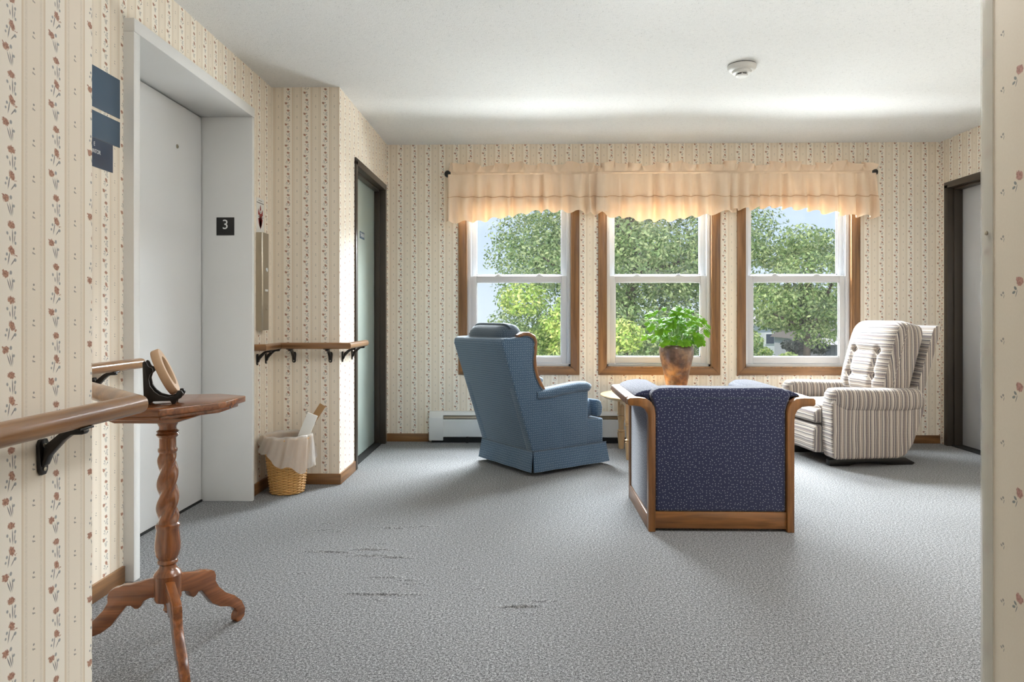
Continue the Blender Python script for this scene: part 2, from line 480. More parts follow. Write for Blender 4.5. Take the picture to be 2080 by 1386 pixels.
# ------------------------------------------------------------------ helpers: geometry
class MB:
    def __init__(self):
        self.v = []
        self.f = []
    def add(self, vs, fs):
        o = len(self.v)
        self.v += [tuple(p) for p in vs]
        self.f += [tuple(i + o for i in f) for f in fs]
        return self
    def box(self, x0, x1, y0, y1, z0, z1):
        vs = [(x0, y0, z0), (x1, y0, z0), (x1, y1, z0), (x0, y1, z0), (x0, y0, z1), (x1, y0, z1), (x1, y1, z1), (x0, y1, z1)]
        return self.add(vs, [(0, 3, 2, 1), (4, 5, 6, 7), (0, 1, 5, 4), (1, 2, 6, 5), (2, 3, 7, 6), (3, 0, 4, 7)])
    def prism(self, poly, a, b, axis='y'):
        """poly = list of 2-D points; axis = extrusion axis. y: (x,z); x: (y,z); z: (x,y)"""
        n = len(poly)
        def P(p, t):
            return {'y': (p[0], t, p[1]), 'x': (t, p[0], p[1]), 'z': (p[0], p[1], t)}[axis]
        vs = [P(p, a) for p in poly] + [P(p, b) for p in poly]
        fs = [tuple(range(n)), tuple(range(2 * n - 1, n - 1, -1))]
        for i in range(n):
            j = (i + 1) % n
            fs.append((i, i + n, j + n, j))
        return self.add(vs, fs)
    def lathe(self, prof, n=32, c=(0, 0, 0), caps=True, rfun=None):
        vs, fs = [], []
        m = len(prof)
        for i, (r, z) in enumerate(prof):
            for k in range(n):
                a = 2 * PI * k / n
                rr = r if rfun is None else rfun(r, z, a)
                vs.append((c[0] + rr * math.cos(a), c[1] + rr * math.sin(a), c[2] + z))
        for i in range(m - 1):
            for k in range(n):
                k2 = (k + 1) % n
                fs.append((i * n + k, i * n + k2, (i + 1) * n + k2, (i + 1) * n + k))
        if caps:
            fs.append(tuple(range(n - 1, -1, -1)))
            fs.append(tuple((m - 1) * n + k for k in range(n)))
        return self.add(vs, fs)
    def sweep(self, sec, path, closed=False, up=(0, 0, 1), caps=True, scale=None):
        """sec: list of (side, up) offsets; path: list of 3-D points, mitred joints"""
        path = [Vector(p) for p in path]
        n, m = len(path), len(sec)
        vs = []
        upv = Vector(up)
        for i, p in enumerate(path):
            if closed:
                d1 = (p - path[i - 1]).normalized(); d2 = (path[(i + 1) % n] - p).normalized()
            else:
                d1 = (p - path[i - 1]).normalized() if i > 0 else None
                d2 = (path[i + 1] - p).normalized() if i < n - 1 else None
                d1 = d1 or d2; d2 = d2 or d1
            t = (d1 + d2).normalized()
            side = t.cross(upv)
            if side.length < 1e-5:
                side = Vector((1, 0, 0))
            side.normalize()
            u2 = side.cross(t).normalized()
            k = 1.0 / max(.35, math.sqrt(max(1e-6, (1 + d1.dot(d2)) / 2)))
            turn_h = abs(d1.cross(d2).dot(upv)) > 1e-4
            s = 1.0 if scale is None else scale[i]
            for (a, b) in sec:
                vs.append(p + side * a * s * (k if turn_h else 1) + u2 * b * s)
        fs = []
        rng = range(n) if closed else range(n - 1)
        for i in rng:
            i2 = (i + 1) % n
            for j in range(m):
                j2 = (j + 1) % m
                fs.append((i * m + j, i * m + j2, i2 * m + j2, i2 * m + j))
        if caps and not closed:
            fs.append(tuple(range(m - 1, -1, -1)))
            fs.append(tuple((n - 1) * m + j for j in range(m)))
        return self.add(vs, fs)
    def tube(self, path, r, n=8, closed=False, scale=None):
        sec = [(r * math.cos(2 * PI * k / n), r * math.sin(2 * PI * k / n)) for k in range(n)]
        return self.sweep(sec, path, closed, scale=scale)
    def grid(self, fn, nu, nv, flip=False):
        vs = [fn(i / nu, j / nv) for j in range(nv + 1) for i in range(nu + 1)]
        fs = []
        for j in range(nv):
            for i in range(nu):
                a = j * (nu + 1) + i
                q = (a, a + 1, a + nu + 2, a + nu + 1)
                fs.append(q[::-1] if flip else q)
        return self.add(vs, fs)
    def pillow(self, w, h, t0, t1, n=22, dimples=(), M=None, rnd=.12, power=4, back=.35):
        """upholstered pad: width along x, height along z, bulging to -y (front) ; t0 edge half thickness, t1 bulge"""
        def pt(a, b, side):
            ra = a * (1 - rnd * abs(b) ** 8); rb = b * (1 - rnd * abs(a) ** 8)
            d = t1 * max(0, 1 - abs(a) ** power) ** .5 * max(0, 1 - abs(b) ** power) ** .5
            if side > 0:
                for (da, db, sa, sb, dep) in dimples:
                    d -= dep * math.exp(-((a - da) / sa) ** 2 - ((b - db) / sb) ** 2)
                y = -(t0 + d)
            else:
                y = t0 + d * back
            p = Vector((ra * w / 2, y, rb * h / 2))
            return tuple(M @ p) if M is not None else tuple(p)
        o = len(self.v)
        N = n + 1
        for side in (1, -1):
            self.v += [pt(2 * i / n - 1, 2 * j / n - 1, side) for j in range(N) for i in range(N)]
        for j in range(n):
            for i in range(n):
                a = o + j * N + i
                self.f.append((a, a + 1, a + N + 1, a + N))
                b = a + N * N
                self.f.append((b + N, b + N + 1, b + 1, b))
        ring = [i for i in range(N)] + [j * N + n for j in range(1, N)] + [n * N + i for i in range(n - 1, -1, -1)] + [j * N for j in range(n - 1, 0, -1)]
        for q in range(len(ring)):
            a, b = ring[q] + o, ring[(q + 1) % len(ring)] + o
            self.f.append((b, a, a + N * N, b + N * N))
        return self
    def build(self, name, mat, parent=None, bevel=0.0, seg=2, smooth=True, angle=40, uv='box', uvoff=(0, 0), subd=0):
        me = bpy.data.meshes.new(name)
        me.from_pydata([tuple(p) for p in self.v], [], self.f)
        bm = bmesh.new(); bm.from_mesh(me)
        bmesh.ops.recalc_face_normals(bm, faces=bm.faces)
        if bevel > 0:
            es = [e for e in bm.edges if len(e.link_faces) == 2 and e.calc_face_angle(0) > R(25)]
            if es:
                bmesh.ops.bevel(bm, geom=es, offset=bevel, segments=seg, profile=.5, affect='EDGES', clamp_overlap=True)
        if subd:
            bmesh.ops.subdivide_edges(bm, edges=bm.edges, cuts=subd, use_grid_fill=True)
        bm.normal_update()
        lay = bm.loops.layers.uv.new('UVMap')
        for f in bm.faces:
            n = f.normal
            ax = max(range(3), key=lambda i: abs(n[i]))
            for lp in f.loops:
                p = lp.vert.co
                if uv == 'plaid':       # stripe coordinate runs front-to-back, or up fronts
                    q = (p.z, p.y) if ax == 0 else ((p.x, p.z) if ax == 1 else (p.x, p.y))
                else:
                    q = (p.y, p.z) if ax == 0 else ((p.x, p.z) if ax == 1 else (p.x, p.y))
                lp[lay].uv = (q[0] + uvoff[0], q[1] + uvoff[1])
            f.smooth = smooth
        bm.to_mesh(me); bm.free()
        if smooth:
            me.set_sharp_from_angle(angle=R(angle))
        me.materials.append(mat)
        o = bpy.data.objects.new(name, me)
        COL.objects.link(o)
        if parent is not None:
            o.parent = parent
        return o

def tag(o, label=None, cat=None, group=None, kind=None):
    if label: o['label'] = label
    if cat: o['category'] = cat
    if group: o['group'] = group
    if kind: o['kind'] = kind
    return o

def thing(name, label, cat, loc=(0, 0, 0), rotz=0.0, group=None, kind=None):
    o = bpy.data.objects.new(name, None)
    o.empty_display_size = .05
    COL.objects.link(o)
    o.location = loc
    o.rotation_euler = (0, 0, rotz)
    return tag(o, label, cat, group, kind)

def struct(name, mb, mat, label, cat, uvoff=(0, 0), **kw):
    o = mb.build(name, mat, None, uvoff=uvoff, **kw)
    return tag(o, label, cat, kind='structure')

def text_mesh(name, body, size, mat, parent, M, extrude=.0004, align='CENTER', sx=1.0):
    cu = bpy.data.curves.new(name, 'FONT')
    cu.body = body; cu.size = size; cu.extrude = extrude
    cu.align_x = align; cu.align_y = 'CENTER'
    tmp = bpy.data.objects.new(name + '_tmp', cu)
    COL.objects.link(tmp)
    bpy.context.view_layer.update()
    me = bpy.data.meshes.new_from_object(tmp.evaluated_get(bpy.context.evaluated_depsgraph_get()))
    bpy.data.objects.remove(tmp)
    me.name = name
    me.transform(M @ Matrix.Diagonal((sx, 1, 1, 1)))
    me.materials.clear(); me.materials.append(mat)
    o = bpy.data.objects.new(name, me)
    COL.objects.link(o)
    o.parent = parent
    return o

def superell(rx, rz, n=20, p=2.6):
    out = []
    for k in range(n):
        a = 2 * PI * k / n
        c, s = math.cos(a), math.sin(a)
        out.append((rx * math.copysign(abs(c) ** (2 / p), c), rz * math.copysign(abs(s) ** (2 / p), s)))
    return out

# ------------------------------------------------------------------ the setting: shell
H = 2.44
XL, XA, XR = -1.57, -1.15, 3.345            # lift wall, alcove side wall, right wall
YA, YB = 4.27, 5.73                         # alcove wall, window wall
XC0, XC1 = -0.89, 0.93                      # corridor walls
YC0, YC1 = 1.413, 1.446                     # corridor corners
WIN = [-0.065, 1.078, 2.204]
WH = .435; WZ0, WZ1 = .61, 2.07

# floor: fine grid where the carpet has ripples
def ripple_list():
    rng = random.Random(3)
    L = []
    # (px, py, length m, strength)
    for (px, py, ln, st) in [(665, 1122, .20, 1), (755, 1117, .18, 1), (775, 1130, .26, 1.1), (800, 1133, .16, .8), (660, 1077, .10, .6), (685, 1080, .10, .5),
                             (790, 1073, .14, .7), (850, 1070, .2, .6), (665, 1063, .08, .5), (790, 1173, .12, .8), (825, 1179, .10, .6), (835, 1186, .08, .5),
                             (720, 1206, .10, .6), (780, 1208, .17, 1), (850, 1208, .06, .7), (775, 1219, .10, .4), (1040, 1233, .12, .9), (1075, 1232, .10, .9),
                             (1105, 1221, .07, .7), (1085, 1246, .08, .4), (925, 1155, .05, .5), (965, 1183, .05, .5), (975, 1196, .06, .4), (615, 1165, .1, .5), (770, 1104, .06, .5)]:
        u = (px - 1040) / FPX; th = R(1.21)
        d = 1.04 * FPX / (py - 640)
        x = d * (-math.sin(th) + u * math.cos(th)); y = d * (math.cos(th) + u * math.sin(th))
        L.append((x, y, ln, st * .0062, rng.uniform(-.09, .09)))
    return L
RIP = ripple_list()
def floor_grid():
    xs = sorted(set([round(-6 + .4 * i, 4) for i in range(36)] + [round(-1.1 + .025 * i, 4) for i in range(59)]))
    xs = [x for x in xs if -2.2 <= x <= 4.2]
    ys = sorted(set([round(-4 + .4 * i, 4) for i in range(26)] + [round(2.3 + .006 * i, 4) for i in range(210)]))
    ys = [y for y in ys if -4 <= y < 5.9] + [5.93]
    vs = []
    for y in ys:
        for x in xs:
            z = 0.0
            if -1.1 <= x <= .36 and 2.3 <= y <= 3.56:
                for (rx, ry, ln, st, an) in RIP:
                    dx = (x - rx) / (ln * .5)
                    if abs(dx) < 1.3:
                        dy = (y - ry - (x - rx) * an) / .008
                        if abs(dy) < 4:
                            z += st * max(0, 1 - dx * dx * .6) * math.exp(-dy * dy)
            vs.append((x, y, z))
    nx = len(xs)
    fs = [(j * nx + i, j * nx + i + 1, (j + 1) * nx + i + 1, (j + 1) * nx + i) for j in range(len(ys) - 1) for i in range(nx - 1)]
    mb = MB(); mb.v = vs; mb.f = fs
    return mb
struct('floor', floor_grid(), M_CARPET, 'grey tweed carpet with a few loose ripples', 'carpet', angle=80)
struct('ceiling', MB().box(-3.6, 5.4, -5.2, 5.93, H, H + .25), M_CEIL, 'white textured ceiling over the lounge', 'ceiling', smooth=False)

# wall with windows
w = MB()
xs = [XA - .5] + [e for c in WIN for e in (c - WH, c + WH)] + [XR + .6]
for i in range(0, len(xs), 2):
    w.box(xs[i], xs[i + 1], YB, YB + .2, -.05, H)
for c in WIN:
    w.box(c - WH, c + WH, YB, YB + .2, -.05, WZ0)
    w.box(c - WH, c + WH, YB, YB + .2, WZ1, H)
struct('wall_back', w, M_PAPER, 'floral striped wallpapered wall around the three windows', 'wall', smooth=False, uvoff=(.06, .03))
# lift wall
EY0, EY1, EZ = 2.70, 3.88, 2.17
w = MB().box(XL - .12, XL, 1.9, EY0, -.05, H).box(XL - .12, XL, EY1, YA + .1, -.05, H).box(XL - .12, XL, EY0, EY1, EZ, H)
struct('wall_left', w, M_PAPER, 'floral striped wallpapered wall around the elevator', 'wall', smooth=False, uvoff=(.018, .05))
struct('wall_alcove', MB().box(XL - .12, XA, YA, YA + .12, -.05, H), M_PAPER, 'floral striped wallpapered wall facing the room beside the wastebasket', 'wall', smooth=False, uvoff=(.03, .055))
DY0, DY1, DZ = 4.665, 5.64, 2.075
w = MB().box(XA - .12, XA, YA + .12, DY0, -.05, H).box(XA - .12, XA, DY1, YB, -.05, H).box(XA - .12, XA, DY0, DY1, DZ, H)
struct('wall_stair_side', w, M_PAPER, 'bright wallpapered side wall holding the pale green door', 'wall', smooth=False, uvoff=(.03, .055))
# right wall with door
w = MB().box(XR, XR + .14, YC1 - .12, 4.70, -.05, H).box(XR, XR + .14, DY1, YB, -.05, H).box(XR, XR + .14, 4.70, DY1, DZ, H)
struct('wall_right', w, M_PAPER, 'wallpapered right wall holding the pale grey door', 'wall', smooth=False, uvoff=(.0, .05))
# corridor
struct('wall_corridor_left', MB().box(XC0 - .12, XC0, -4.0, YC0, -.05, H), M_PAPER, 'near wallpapered corridor wall at the left edge', 'wall', smooth=False, uvoff=(.0235, .052))
L45 = math.hypot(XC0 - XL, XC0 - XL)
ch = MB().box(0, L45, -.0, .10, -.05, H)
chw = struct('wall_corner_splay', ch, M_PAPER, 'splayed wallpapered wall turning the near left corner', 'wall', smooth=False, uvoff=(.05, .05))
chw.location = (XC0, YC0, 0); chw.rotation_euler = (0, 0, R(135))
struct('wall_corridor_right', MB().box(XC1, XC1 + .12, -4.0, YC1, -.05, H), M_ROSE, 'near cream corridor wall with scattered rose print', 'wall', smooth=False, uvoff=(.056, -.003))
struct('wall_return_right', MB().box(XC1 + .12, XR + .14, YC1 - .12, YC1, -.05, H), M_PAPER, 'wallpapered return wall behind the right corner', 'wall', smooth=False)
struct('wall_corridor_end', MB().box(XC0 - .12, XC1 + .12, -4.12, -4.0, -.05, H), M_PAPER, 'wallpapered end wall of the corridor', 'wall', smooth=False)

# baseboards
BH, BT = .066, .012
def baseboard(name, x0, x1, y0, y1, label, ax):
    struct(name, MB().box(x0, x1, y0, y1, 0, BH), M_OAK[ax], label, 'baseboard', bevel=.003)
baseboard('baseboard_back', XA, -.80, YB - BT, YB, 'oak baseboard left of the heater', 'x')
baseboard('baseboard_back', 2.62, XR - .005, YB - BT, YB, 'oak baseboard behind the striped recliner', 'x')
baseboard('baseboard_alcove', XL, XA + BT, YA - BT, YA, 'oak baseboard behind the wastebasket', 'x')
baseboard('baseboard_stair_side', XA, XA + BT, YA, 4.635, 'short oak baseboard between the corner and the green door', 'y')
baseboard('baseboard_left', XL, XL + BT, 2.09, 2.682, 'oak baseboard left of the elevator frame', 'y')
baseboard('baseboard_left', XL, XL + BT, 3.895, YA - BT, 'short oak baseboard right of the elevator frame', 'y')
baseboard('baseboard_right', XR - BT, XR, YC1, 4.65, 'oak baseboard along the right wall', 'y')
baseboard('baseboard_corridor_left', XC0, XC0 + BT, -4, YC0, 'oak baseboard along the near corridor wall', 'y')
baseboard('baseboard_corridor_right', XC1 - BT, XC1, -4, YC1 - .04, 'oak baseboard along the rose print corridor wall', 'y')

# ------------------------------------------------------------------ windows
WLAB = ['left double-hung window behind the blue wing chair', 'middle double-hung window behind the leafy vase', 'right double-hung window beside the striped recliner']
for i, c in enumerate(WIN):
    t = thing('window_%d' % (i + 1), WLAB[i], 'window', (c, YB, WZ0), kind='structure')
    zt, cw = WZ1 - WZ0, .06
    # oak casing, mitred
    def cas(poly, ax):
        MB().prism(poly, -.018, 0, 'y').build('casing', M_OAK[ax], t, bevel=.003)
    cas([(-WH - cw, -cw), (WH + cw, -cw), (WH, 0), (-WH, 0)], 'x')
    cas([(-WH - cw, zt + cw), (-WH, zt), (WH, zt), (WH + cw, zt + cw)], 'x')
    cas([(-WH - cw, -cw), (-WH, 0), (-WH, zt), (-WH - cw, zt + cw)], 'z')
    cas([(WH + cw, -cw), (WH + cw, zt + cw), (WH, zt), (WH, 0)], 'z')
    # oak reveal
    MB().box(-WH, -WH + .010, -.016, .03, 0, zt).box(WH - .010, WH, -.016, .03, 0, zt).box(-WH, WH, -.016, .03, 0, .008).box(-WH, WH, -.016, .03, zt - .01, zt).build('reveal', M_OAK['z'], t)
    # vinyl frame with two stepped tracks
    fr = MB()
    for s in (-1, 1):
        for (d, y0, y1) in ((.018, .024, .15), (.030, .030, .038), (.030, .078, .086), (.030, .128, .14)):
            xa, xb = sorted((s * (WH - .010), s * (WH - .010 - d)))
            fr.box(xa, xb, y0, y1, .008, zt - .01)
    fr.box(-WH + .01, WH - .01, .024, .15, .006, .028).box(-WH + .01, WH - .01, .024, .15, zt - .035, zt - .008)
    fr.build('frame', M_VINYL, t, bevel=.002)
    sw = WH - .034
    def sash(name, y0, y1, z0, z1, top, bot, st):
        m = MB()
        m.box(-sw, -sw + st, y0, y1, z0, z1).box(sw - st, sw, y0, y1, z0, z1)
        m.box(-sw + st, sw - st, y0, y1, z0, z0 + bot).box(-sw + st, sw - st, y0, y1, z1 - top, z1)
        o = m.build(name, M_VINYL, t, bevel=.003)
        b = MB()      # glazing bead
        xa, xb, za, zb = -sw + st, sw - st, z0 + bot, z1 - top
        ym = (y0 + y1) / 2
        for (x0, x1, q0, q1) in ((xa, xa + .007, za, zb), (xb - .007, xb, za, zb), (xa, xb, za, za + .007), (xa, xb, zb - .007, zb)):
            b.box(x0, x1, y0 + .008, ym, q0, q1)
        b.build('glazing_bead', M_VINYL, o)
        p = MB().box(xa, xb, ym, ym + .003, za, zb)
        po = p.build('pane', M_GLASS, o, smooth=False)
        tag(po, label='clear window pane')
        return o
    lo = sash('lower_sash', .040, .076, .030, .752, .050, .056, .050)
    sash('upper_sash', .088, .126, .722, zt - .035, .045, .040, .046)
    for sx in (-.17, .17):
        k = MB().box(sx - .028, sx + .028, .044, .072, .752, .758).prism([(sx - .024, .758), (sx + .024, .758), (sx + .012, .768), (sx - .012, .768)], .05, .068)
        k.build('sash_lock', M_VINYL, lo, bevel=.002)

# ------------------------------------------------------------------ elevator
FX = -1.528; DX = -1.81
t = thing('door_1', 'white elevator door in a deep white frame', 'elevator', (FX, 3.28, 0), kind='structure')
y0, y1 = 2.688 - 3.28, 3.892 - 3.28
jd = DX - FX
jb = jd - .06
o = MB().box(jb, 0, y0, y0 + .045, 0, 2.145).build('jamb', M_FRAMEWHITE, t, bevel=.003)
o = MB().box(jb, 0, y1 - .027, y1, 0, 2.145).build('jamb', M_FRAMEWHITE, t, bevel=.003)
o = MB().box(jb, 0.002, y0, y1, 2.145, 2.198).build('header', M_FRAMEWHITE, t, bevel=.003)
dr = MB().box(jd - .04, jd - .004, y0 + .047, y1 - .033, .012, 2.140).build('door_panel', M_WHITE, t, bevel=.002)
MB().box(jb - .02, jb, y0, y1, -.02, 2.2).build('shaft_back', M_DARK, t)
MB().box(jd - .05, jd + .0, y0 + .045, y1 - .027, 0, .010).build('sill', M_DARK, t)
ek = MB().lathe([(.0005, 0), (.011, 0), (.011, .003), (.007, .004), (.007, .001), (.0005, .001)], 18)
kk = ek.build('keyhole', M_STEEL, dr); kk.rotation_euler = (0, PI / 2, 0); kk.location = (jd - .004, 3.59 - 3.28, 1.915)
# floor number plate on the jamb
t = thing('floor_plate', 'black plate with white 3 on elevator frame', 'sign', (-1.68, 3.865, 1.534))
MB().box(-.05, .05, -.003, 0, -.05, .05).build('plate', M_BLACK, t, bevel=.001)
text_mesh('numeral', '3', .075, M_PRINT, t, Matrix.Translation((0, -.0034, .008)) @ Matrix.Rotation(PI / 2, 4, 'X'))

# hall call station
t = thing('call_station', 'brushed steel elevator call panel on the wall right of the elevator', 'call panel', (XL, 4.07, .95))
MB().prism([(0, -.05), (.034, -.05), (.040, -.044), (.040, .044), (.034, .05), (0, .05)], 0, .57, 'z').build('panel', M_STEEL, t, bevel=.002)
def xdisc(name, r, d, mat, par, loc):
    o = MB().lathe([(r, 0), (r, d * .7), (r * .85, d), (.0005, d)], 20).build(name, mat, par)
    o.rotation_euler = (0, PI / 2, 0); o.location = loc
    return o
xdisc('call_button', .012, .006, M_FRAMEWHITE, t, (.040, .01, .355))
xdisc('key_switch', .009, .005, M_STEEL, t, (.040, .01, .125))
MB().box(.040, .0412, -.012, .030, .228, .240).build('engraved_plate', M_PRINT, t)

# fire notice above it
t = thing('fire_notice', 'small fire notice with red flame above the steel call panel', 'sign', (XL, 4.085, 1.52))
MB().box(0, .0015, -.058, .058, 0, .205).build('sheet', M_PAPERWHITE, t)
MB().box(.0015, .0022, -.055, .05, .176, .180).build('rule', M_PRINTGREY, t)
MB().box(.0015, .0022, -.03, .025, .190, .1925).build('rule', M_PRINTGREY, t)
def flame(cy, z0, z1, wd, lean):
    m = MB(); pts = []
    n = 10
    for k in range(n + 1):
        s = k / n; pts.append((cy + lean * (1 - s) + wd * math.sin(PI * s ** .8) ** .8, z0 + (z1 - z0) * s))
    for k in range(n - 1, 0, -1):
        s = k / n; pts.append((cy + lean * (1 - s) - wd * math.sin(PI * s ** .8) ** .8, z0 + (z1 - z0) * s))
    return m.prism(pts, .0015, .0025, 'x').build('flame', M_RED, t)
flame(0, .025, .168, .018, 0); flame(-.033, .03, .142, .015, .03); flame(.033, .03, .142, .015, -.03)
for (cy, cz) in ((0, .125), (-.03, .097), (.03, .095)):
    o = MB().lathe([(.010, 0), (.010, .0012), (.0005, .0012)], 16).build('roundel', M_PRINT, t); o.rotation_euler = (0, PI / 2, 0); o.location = (.0022, cy, cz)
    o = MB().box(.0030, .0036, -.004, .004, -.005, .005).build('pictogram', M_PRINTGREY, t); o.location = (.0006, cy, cz); o.rotation_euler = (.6, 0, 0)
    
# blue signs on the lift wall left of the frame
def wall_sign(name, ya, yb, za, zb, mat, label):
    t = thing(name, label, 'sign', (XL, (ya + yb) / 2, (za + zb) / 2))
    hw, hh = (yb - ya) / 2, (zb - za) / 2
    MB().box(0, .003, -hw, hw, -hh, hh).build('plate', mat, t, bevel=.001)
    return t
wall_sign('wall_sign', 2.37, 2.662, 1.795, 1.945, M_SIGNBLUE, 'large blank blue wall sign, topmost of three left of the elevator')
wall_sign('wall_sign', 2.37, 2.662, 1.684, 1.782, M_SIGNBLUE, 'blank blue wall sign, middle of three left of the elevator')
t = wall_sign('wall_sign', 2.37, 2.616, 1.578, 1.683, M_SIGNNAVY, 'small navy sign ending in TOR, lowest of three left of the elevator')
MX = Matrix.Rotation(PI / 2, 4, 'Z') @ Matrix.Rotation(PI / 2, 4, 'X')
text_mesh('lettering', 'ELEVATOR', .021, M_PRINT, t, Matrix.Translation((.0034, .045, .004)) @ MX, align='RIGHT', sx=.8)
text_mesh('lettering', 'E', .021, M_PRINT, t, Matrix.Translation((.0034, .012, .030)) @ MX, align='RIGHT', sx=.8)

# ------------------------------------------------------------------ side doors
def side_door(name, wallx, s, ya, yb, mat, label, deep):
    """s=+1: wall faces +x (left wall); s=-1: wall faces -x"""
    t = thing(name, label, 'door', (wallx, (ya + yb) / 2, 0), kind='structure')
    hw = (yb - ya) / 2; zt = DZ; fw = .045
    def bx(x0, x1, *r):
        a, b = sorted((s * x0, s * x1))
        return (a, b) + r
    MB().box(*bx(-deep - .04, .012, -hw - .02, -hw + .028, 0, zt)).build('jamb', M_BRONZE, t, bevel=.003)
    MB().box(*bx(-deep - .04, .012, hw - .028, hw + .02, 0, zt)).build('jamb', M_BRONZE, t, bevel=.003)
    MB().box(*bx(-deep - .04, .012, -hw - .02, hw + .02, zt - .028, zt + .02)).build('header', M_BRONZE, t, bevel=.003)
    st = MB()
    for q in (-1, 1):
        a, b = sorted((q * (hw - .028), q * (hw - .044)))
        st.box(*bx(-deep + .002, -.035, a, b, 0, zt - .028))
    st.box(*bx(-deep + .002, -.035, -hw + .028, hw - .028, zt - .044, zt - .028))
    st.build('door_stop', M_BRONZE, t, bevel=.002)
    sl = MB().box(*bx(-deep - .045, -deep, -hw + .028, hw - .028, .012, zt - .03)).build('door_leaf', mat, t, bevel=.002)
    MB().box(*bx(-deep - .05, -.02, -hw + .028, hw - .028, 0, .008)).build('threshold', M_DARK, t)
    return t, sl
t, sl = side_door('door_2', XA, 1, DY0, DY1, M_GREENDOOR, 'pale green door in a dark bronze frame beside the left window', .078)
text = thing('door_sign', 'tiny blue grey sign on the pale green door', 'sign', (XA - .078, 5.185, 1.632))
MB().box(0, .002, -.07, .07, -.026, .026).build('plate', M_SIGNBLUE, text)
text_mesh('lettering', 'TRASH', .040, M_PRINT, text, Matrix.Translation((.0024, 0, 0)) @ MX)
t, sl = side_door('door_3', XR, -1, 4.70, DY1, M_GREYDOOR, 'pale grey door in a dark bronze frame behind the striped recliner', .10)

# corner guard on near right corner
t = thing('corner_guard', 'clear plastic corner guard on the near right wall corner', 'corner guard', (XC1, YC1, 0))
g = MB()
g.prism([(-.003, .003), (-.003, -.034), (-.0005, -.034), (-.0005, .0005), (.034, .0005), (.034, .003)], .0, 2.2, 'z').build('angle_strip', M_CLEAR, t, bevel=.0008)
for z in (.12, 1.205):
    o = MB().lathe([(.0045, 0), (.0045, .002), (.002, .0035), (.0005, .0035)], 14).build('screw', M_STEEL, t); o.rotation_euler = (0, -PI / 2, 0); o.location = (-.003, -.017, z)

# ------------------------------------------------------------------ handrails
def bracket(par, p, nrm, zr, out=.075):
    """p wall point (x,y) ; nrm wall normal ; arm reaches out and up to the rail underside"""
    an = math.atan2(nrm[1], nrm[0])
    e = MB().prism([(0, -.075), (.004, -.078), (.009, -.07), (.013, -.05), (.040, -.028), (.055, -.021), (out + .012, -.021), (out + .014, -.026), (out + .010, -.031),
                    (.060, -.032), (.046, -.042), (.020, -.070), (.012, -.088), (.004, -.092), (0, -.088)], -.008, .008, 'y')
    b = e.build('bracket', M_IRON, par, bevel=.002)
    b.location = (p[0] - par.location.x, p[1] - par.location.y, zr - par.location.z); b.rotation_euler = (0, 0, an)
    pl = MB().prism([(-.011, -.098), (-.006, -.106), (.006, -.106), (.011, -.098), (.014, -.050), (.009, -.040), (-.009, -.040), (-.014, -.050)], 0, .007, 'x').build('wall_plate', M_IRON, b, bevel=.002)
    sd = MB().box(out - .015, out + .015, -.020, .020, -.022, -.018).build('saddle', M_IRON, b, bevel=.001)
    for z in (-.052, -.095):
        o = MB().lathe([(.004, 0), (.004, .002), (.0005, .003)], 10).build('screw', M_STEEL, b); o.rotation_euler = (0, PI / 2, 0); o.location = (.007, 0, z)
SEC = superell(.021, .020, 20, 2.3)
ZR = .853
def rail(par, pts, axes, r=SEC):
    L = par.location
    pts = [Vector((x, y, ZR)) - L for x, y in pts]
    n = len(pts)
    for i in range(n - 1):
        # each length of rail is its own mitred piece
        a, b = pts[i], pts[i + 1]
        d = (b - a).normalized()
        side = d.cross(Vector((0, 0, 1)))
        def cut(p, d2):
            return (d + d2).normalized()
        n0 = (d + (pts[i] - pts[i - 1]).normalized()).normalized() if i > 0 else d
        n1 = (d + (pts[i + 2] - pts[i + 1]).normalized()).normalized() if i < n - 2 else d
        m = MB(); vs = []
        ends = [(a, n0, i > 0), (b, n1, i < n - 2)]
        rings = []
        for (p, nn, mit), sg in zip(ends, (-1, 1)):
            if mit:
                rings.append([(p, nn, 1.0)])
            else:   # rounded end
                rr = [(p - d * sg * .012, d, 1.0), (p - d * sg * .004, d, .93), (p, d, .75)]
                rings.append(rr if sg > 0 else rr[::-1])
        seq = rings[0] + rings[1]
        for (p, nn, s) in seq:
            for (q, u) in SEC:
                base = p + side * q * s + Vector((0, 0, u * s))
                k = (p - base).dot(nn) / d.dot(nn)
                vs.append(base + d * k)
        N = len(SEC); fs = []
        for r_ in range(len(seq) - 1):
            for j in range(N):
                j2 = (j + 1) % N
                fs.append((r_ * N + j, r_ * N + j2, (r_ + 1) * N + j2, (r_ + 1) * N + j))
        fs.append(tuple(range(N - 1, -1, -1))); fs.append(tuple((len(seq) - 1) * N + j for j in range(N)))
        m.add(vs, fs)
        m.build('rail', M_RAIL[axes[i]], par, angle=50)
t = thing('handrail', 'round oak handrail wrapping the near left corner on black brackets', 'handrail', (XC0, YC0, 0))
rail(t, [(-.818, -3.0), (-.818, 1.448), (-1.497, 2.127), (-1.497, 2.685)], 'yyy')
for y in (-1.9, -.4, .45, 1.262):
    bracket(t, (XC0, y), (1, 0), ZR, .072)
bracket(t, (-1.23, 1.753), (math.sqrt(.5), math.sqrt(.5)), ZR, .075)
bracket(t, (XL, 2.50), (1, 0), ZR, .073)
t = thing('handrail', 'oak handrail around the alcove corner above the wastebasket', 'handrail', (XL, YA, 0))
rail(t, [(XL + .002, 3.955), (-1.497, 3.955), (-1.497, 4.197), (-1.077, 4.197), (-1.077, 4.665)], 'xyxy')
bracket(t, (XL, 4.035), (1, 0), ZR, .073); bracket(t, (XL, 4.17), (1, 0), ZR, .073)
bracket(t, (-1.43, YA), (0, -1), ZR, .073); bracket(t, (-1.205, YA), (0, -1), ZR, .073)
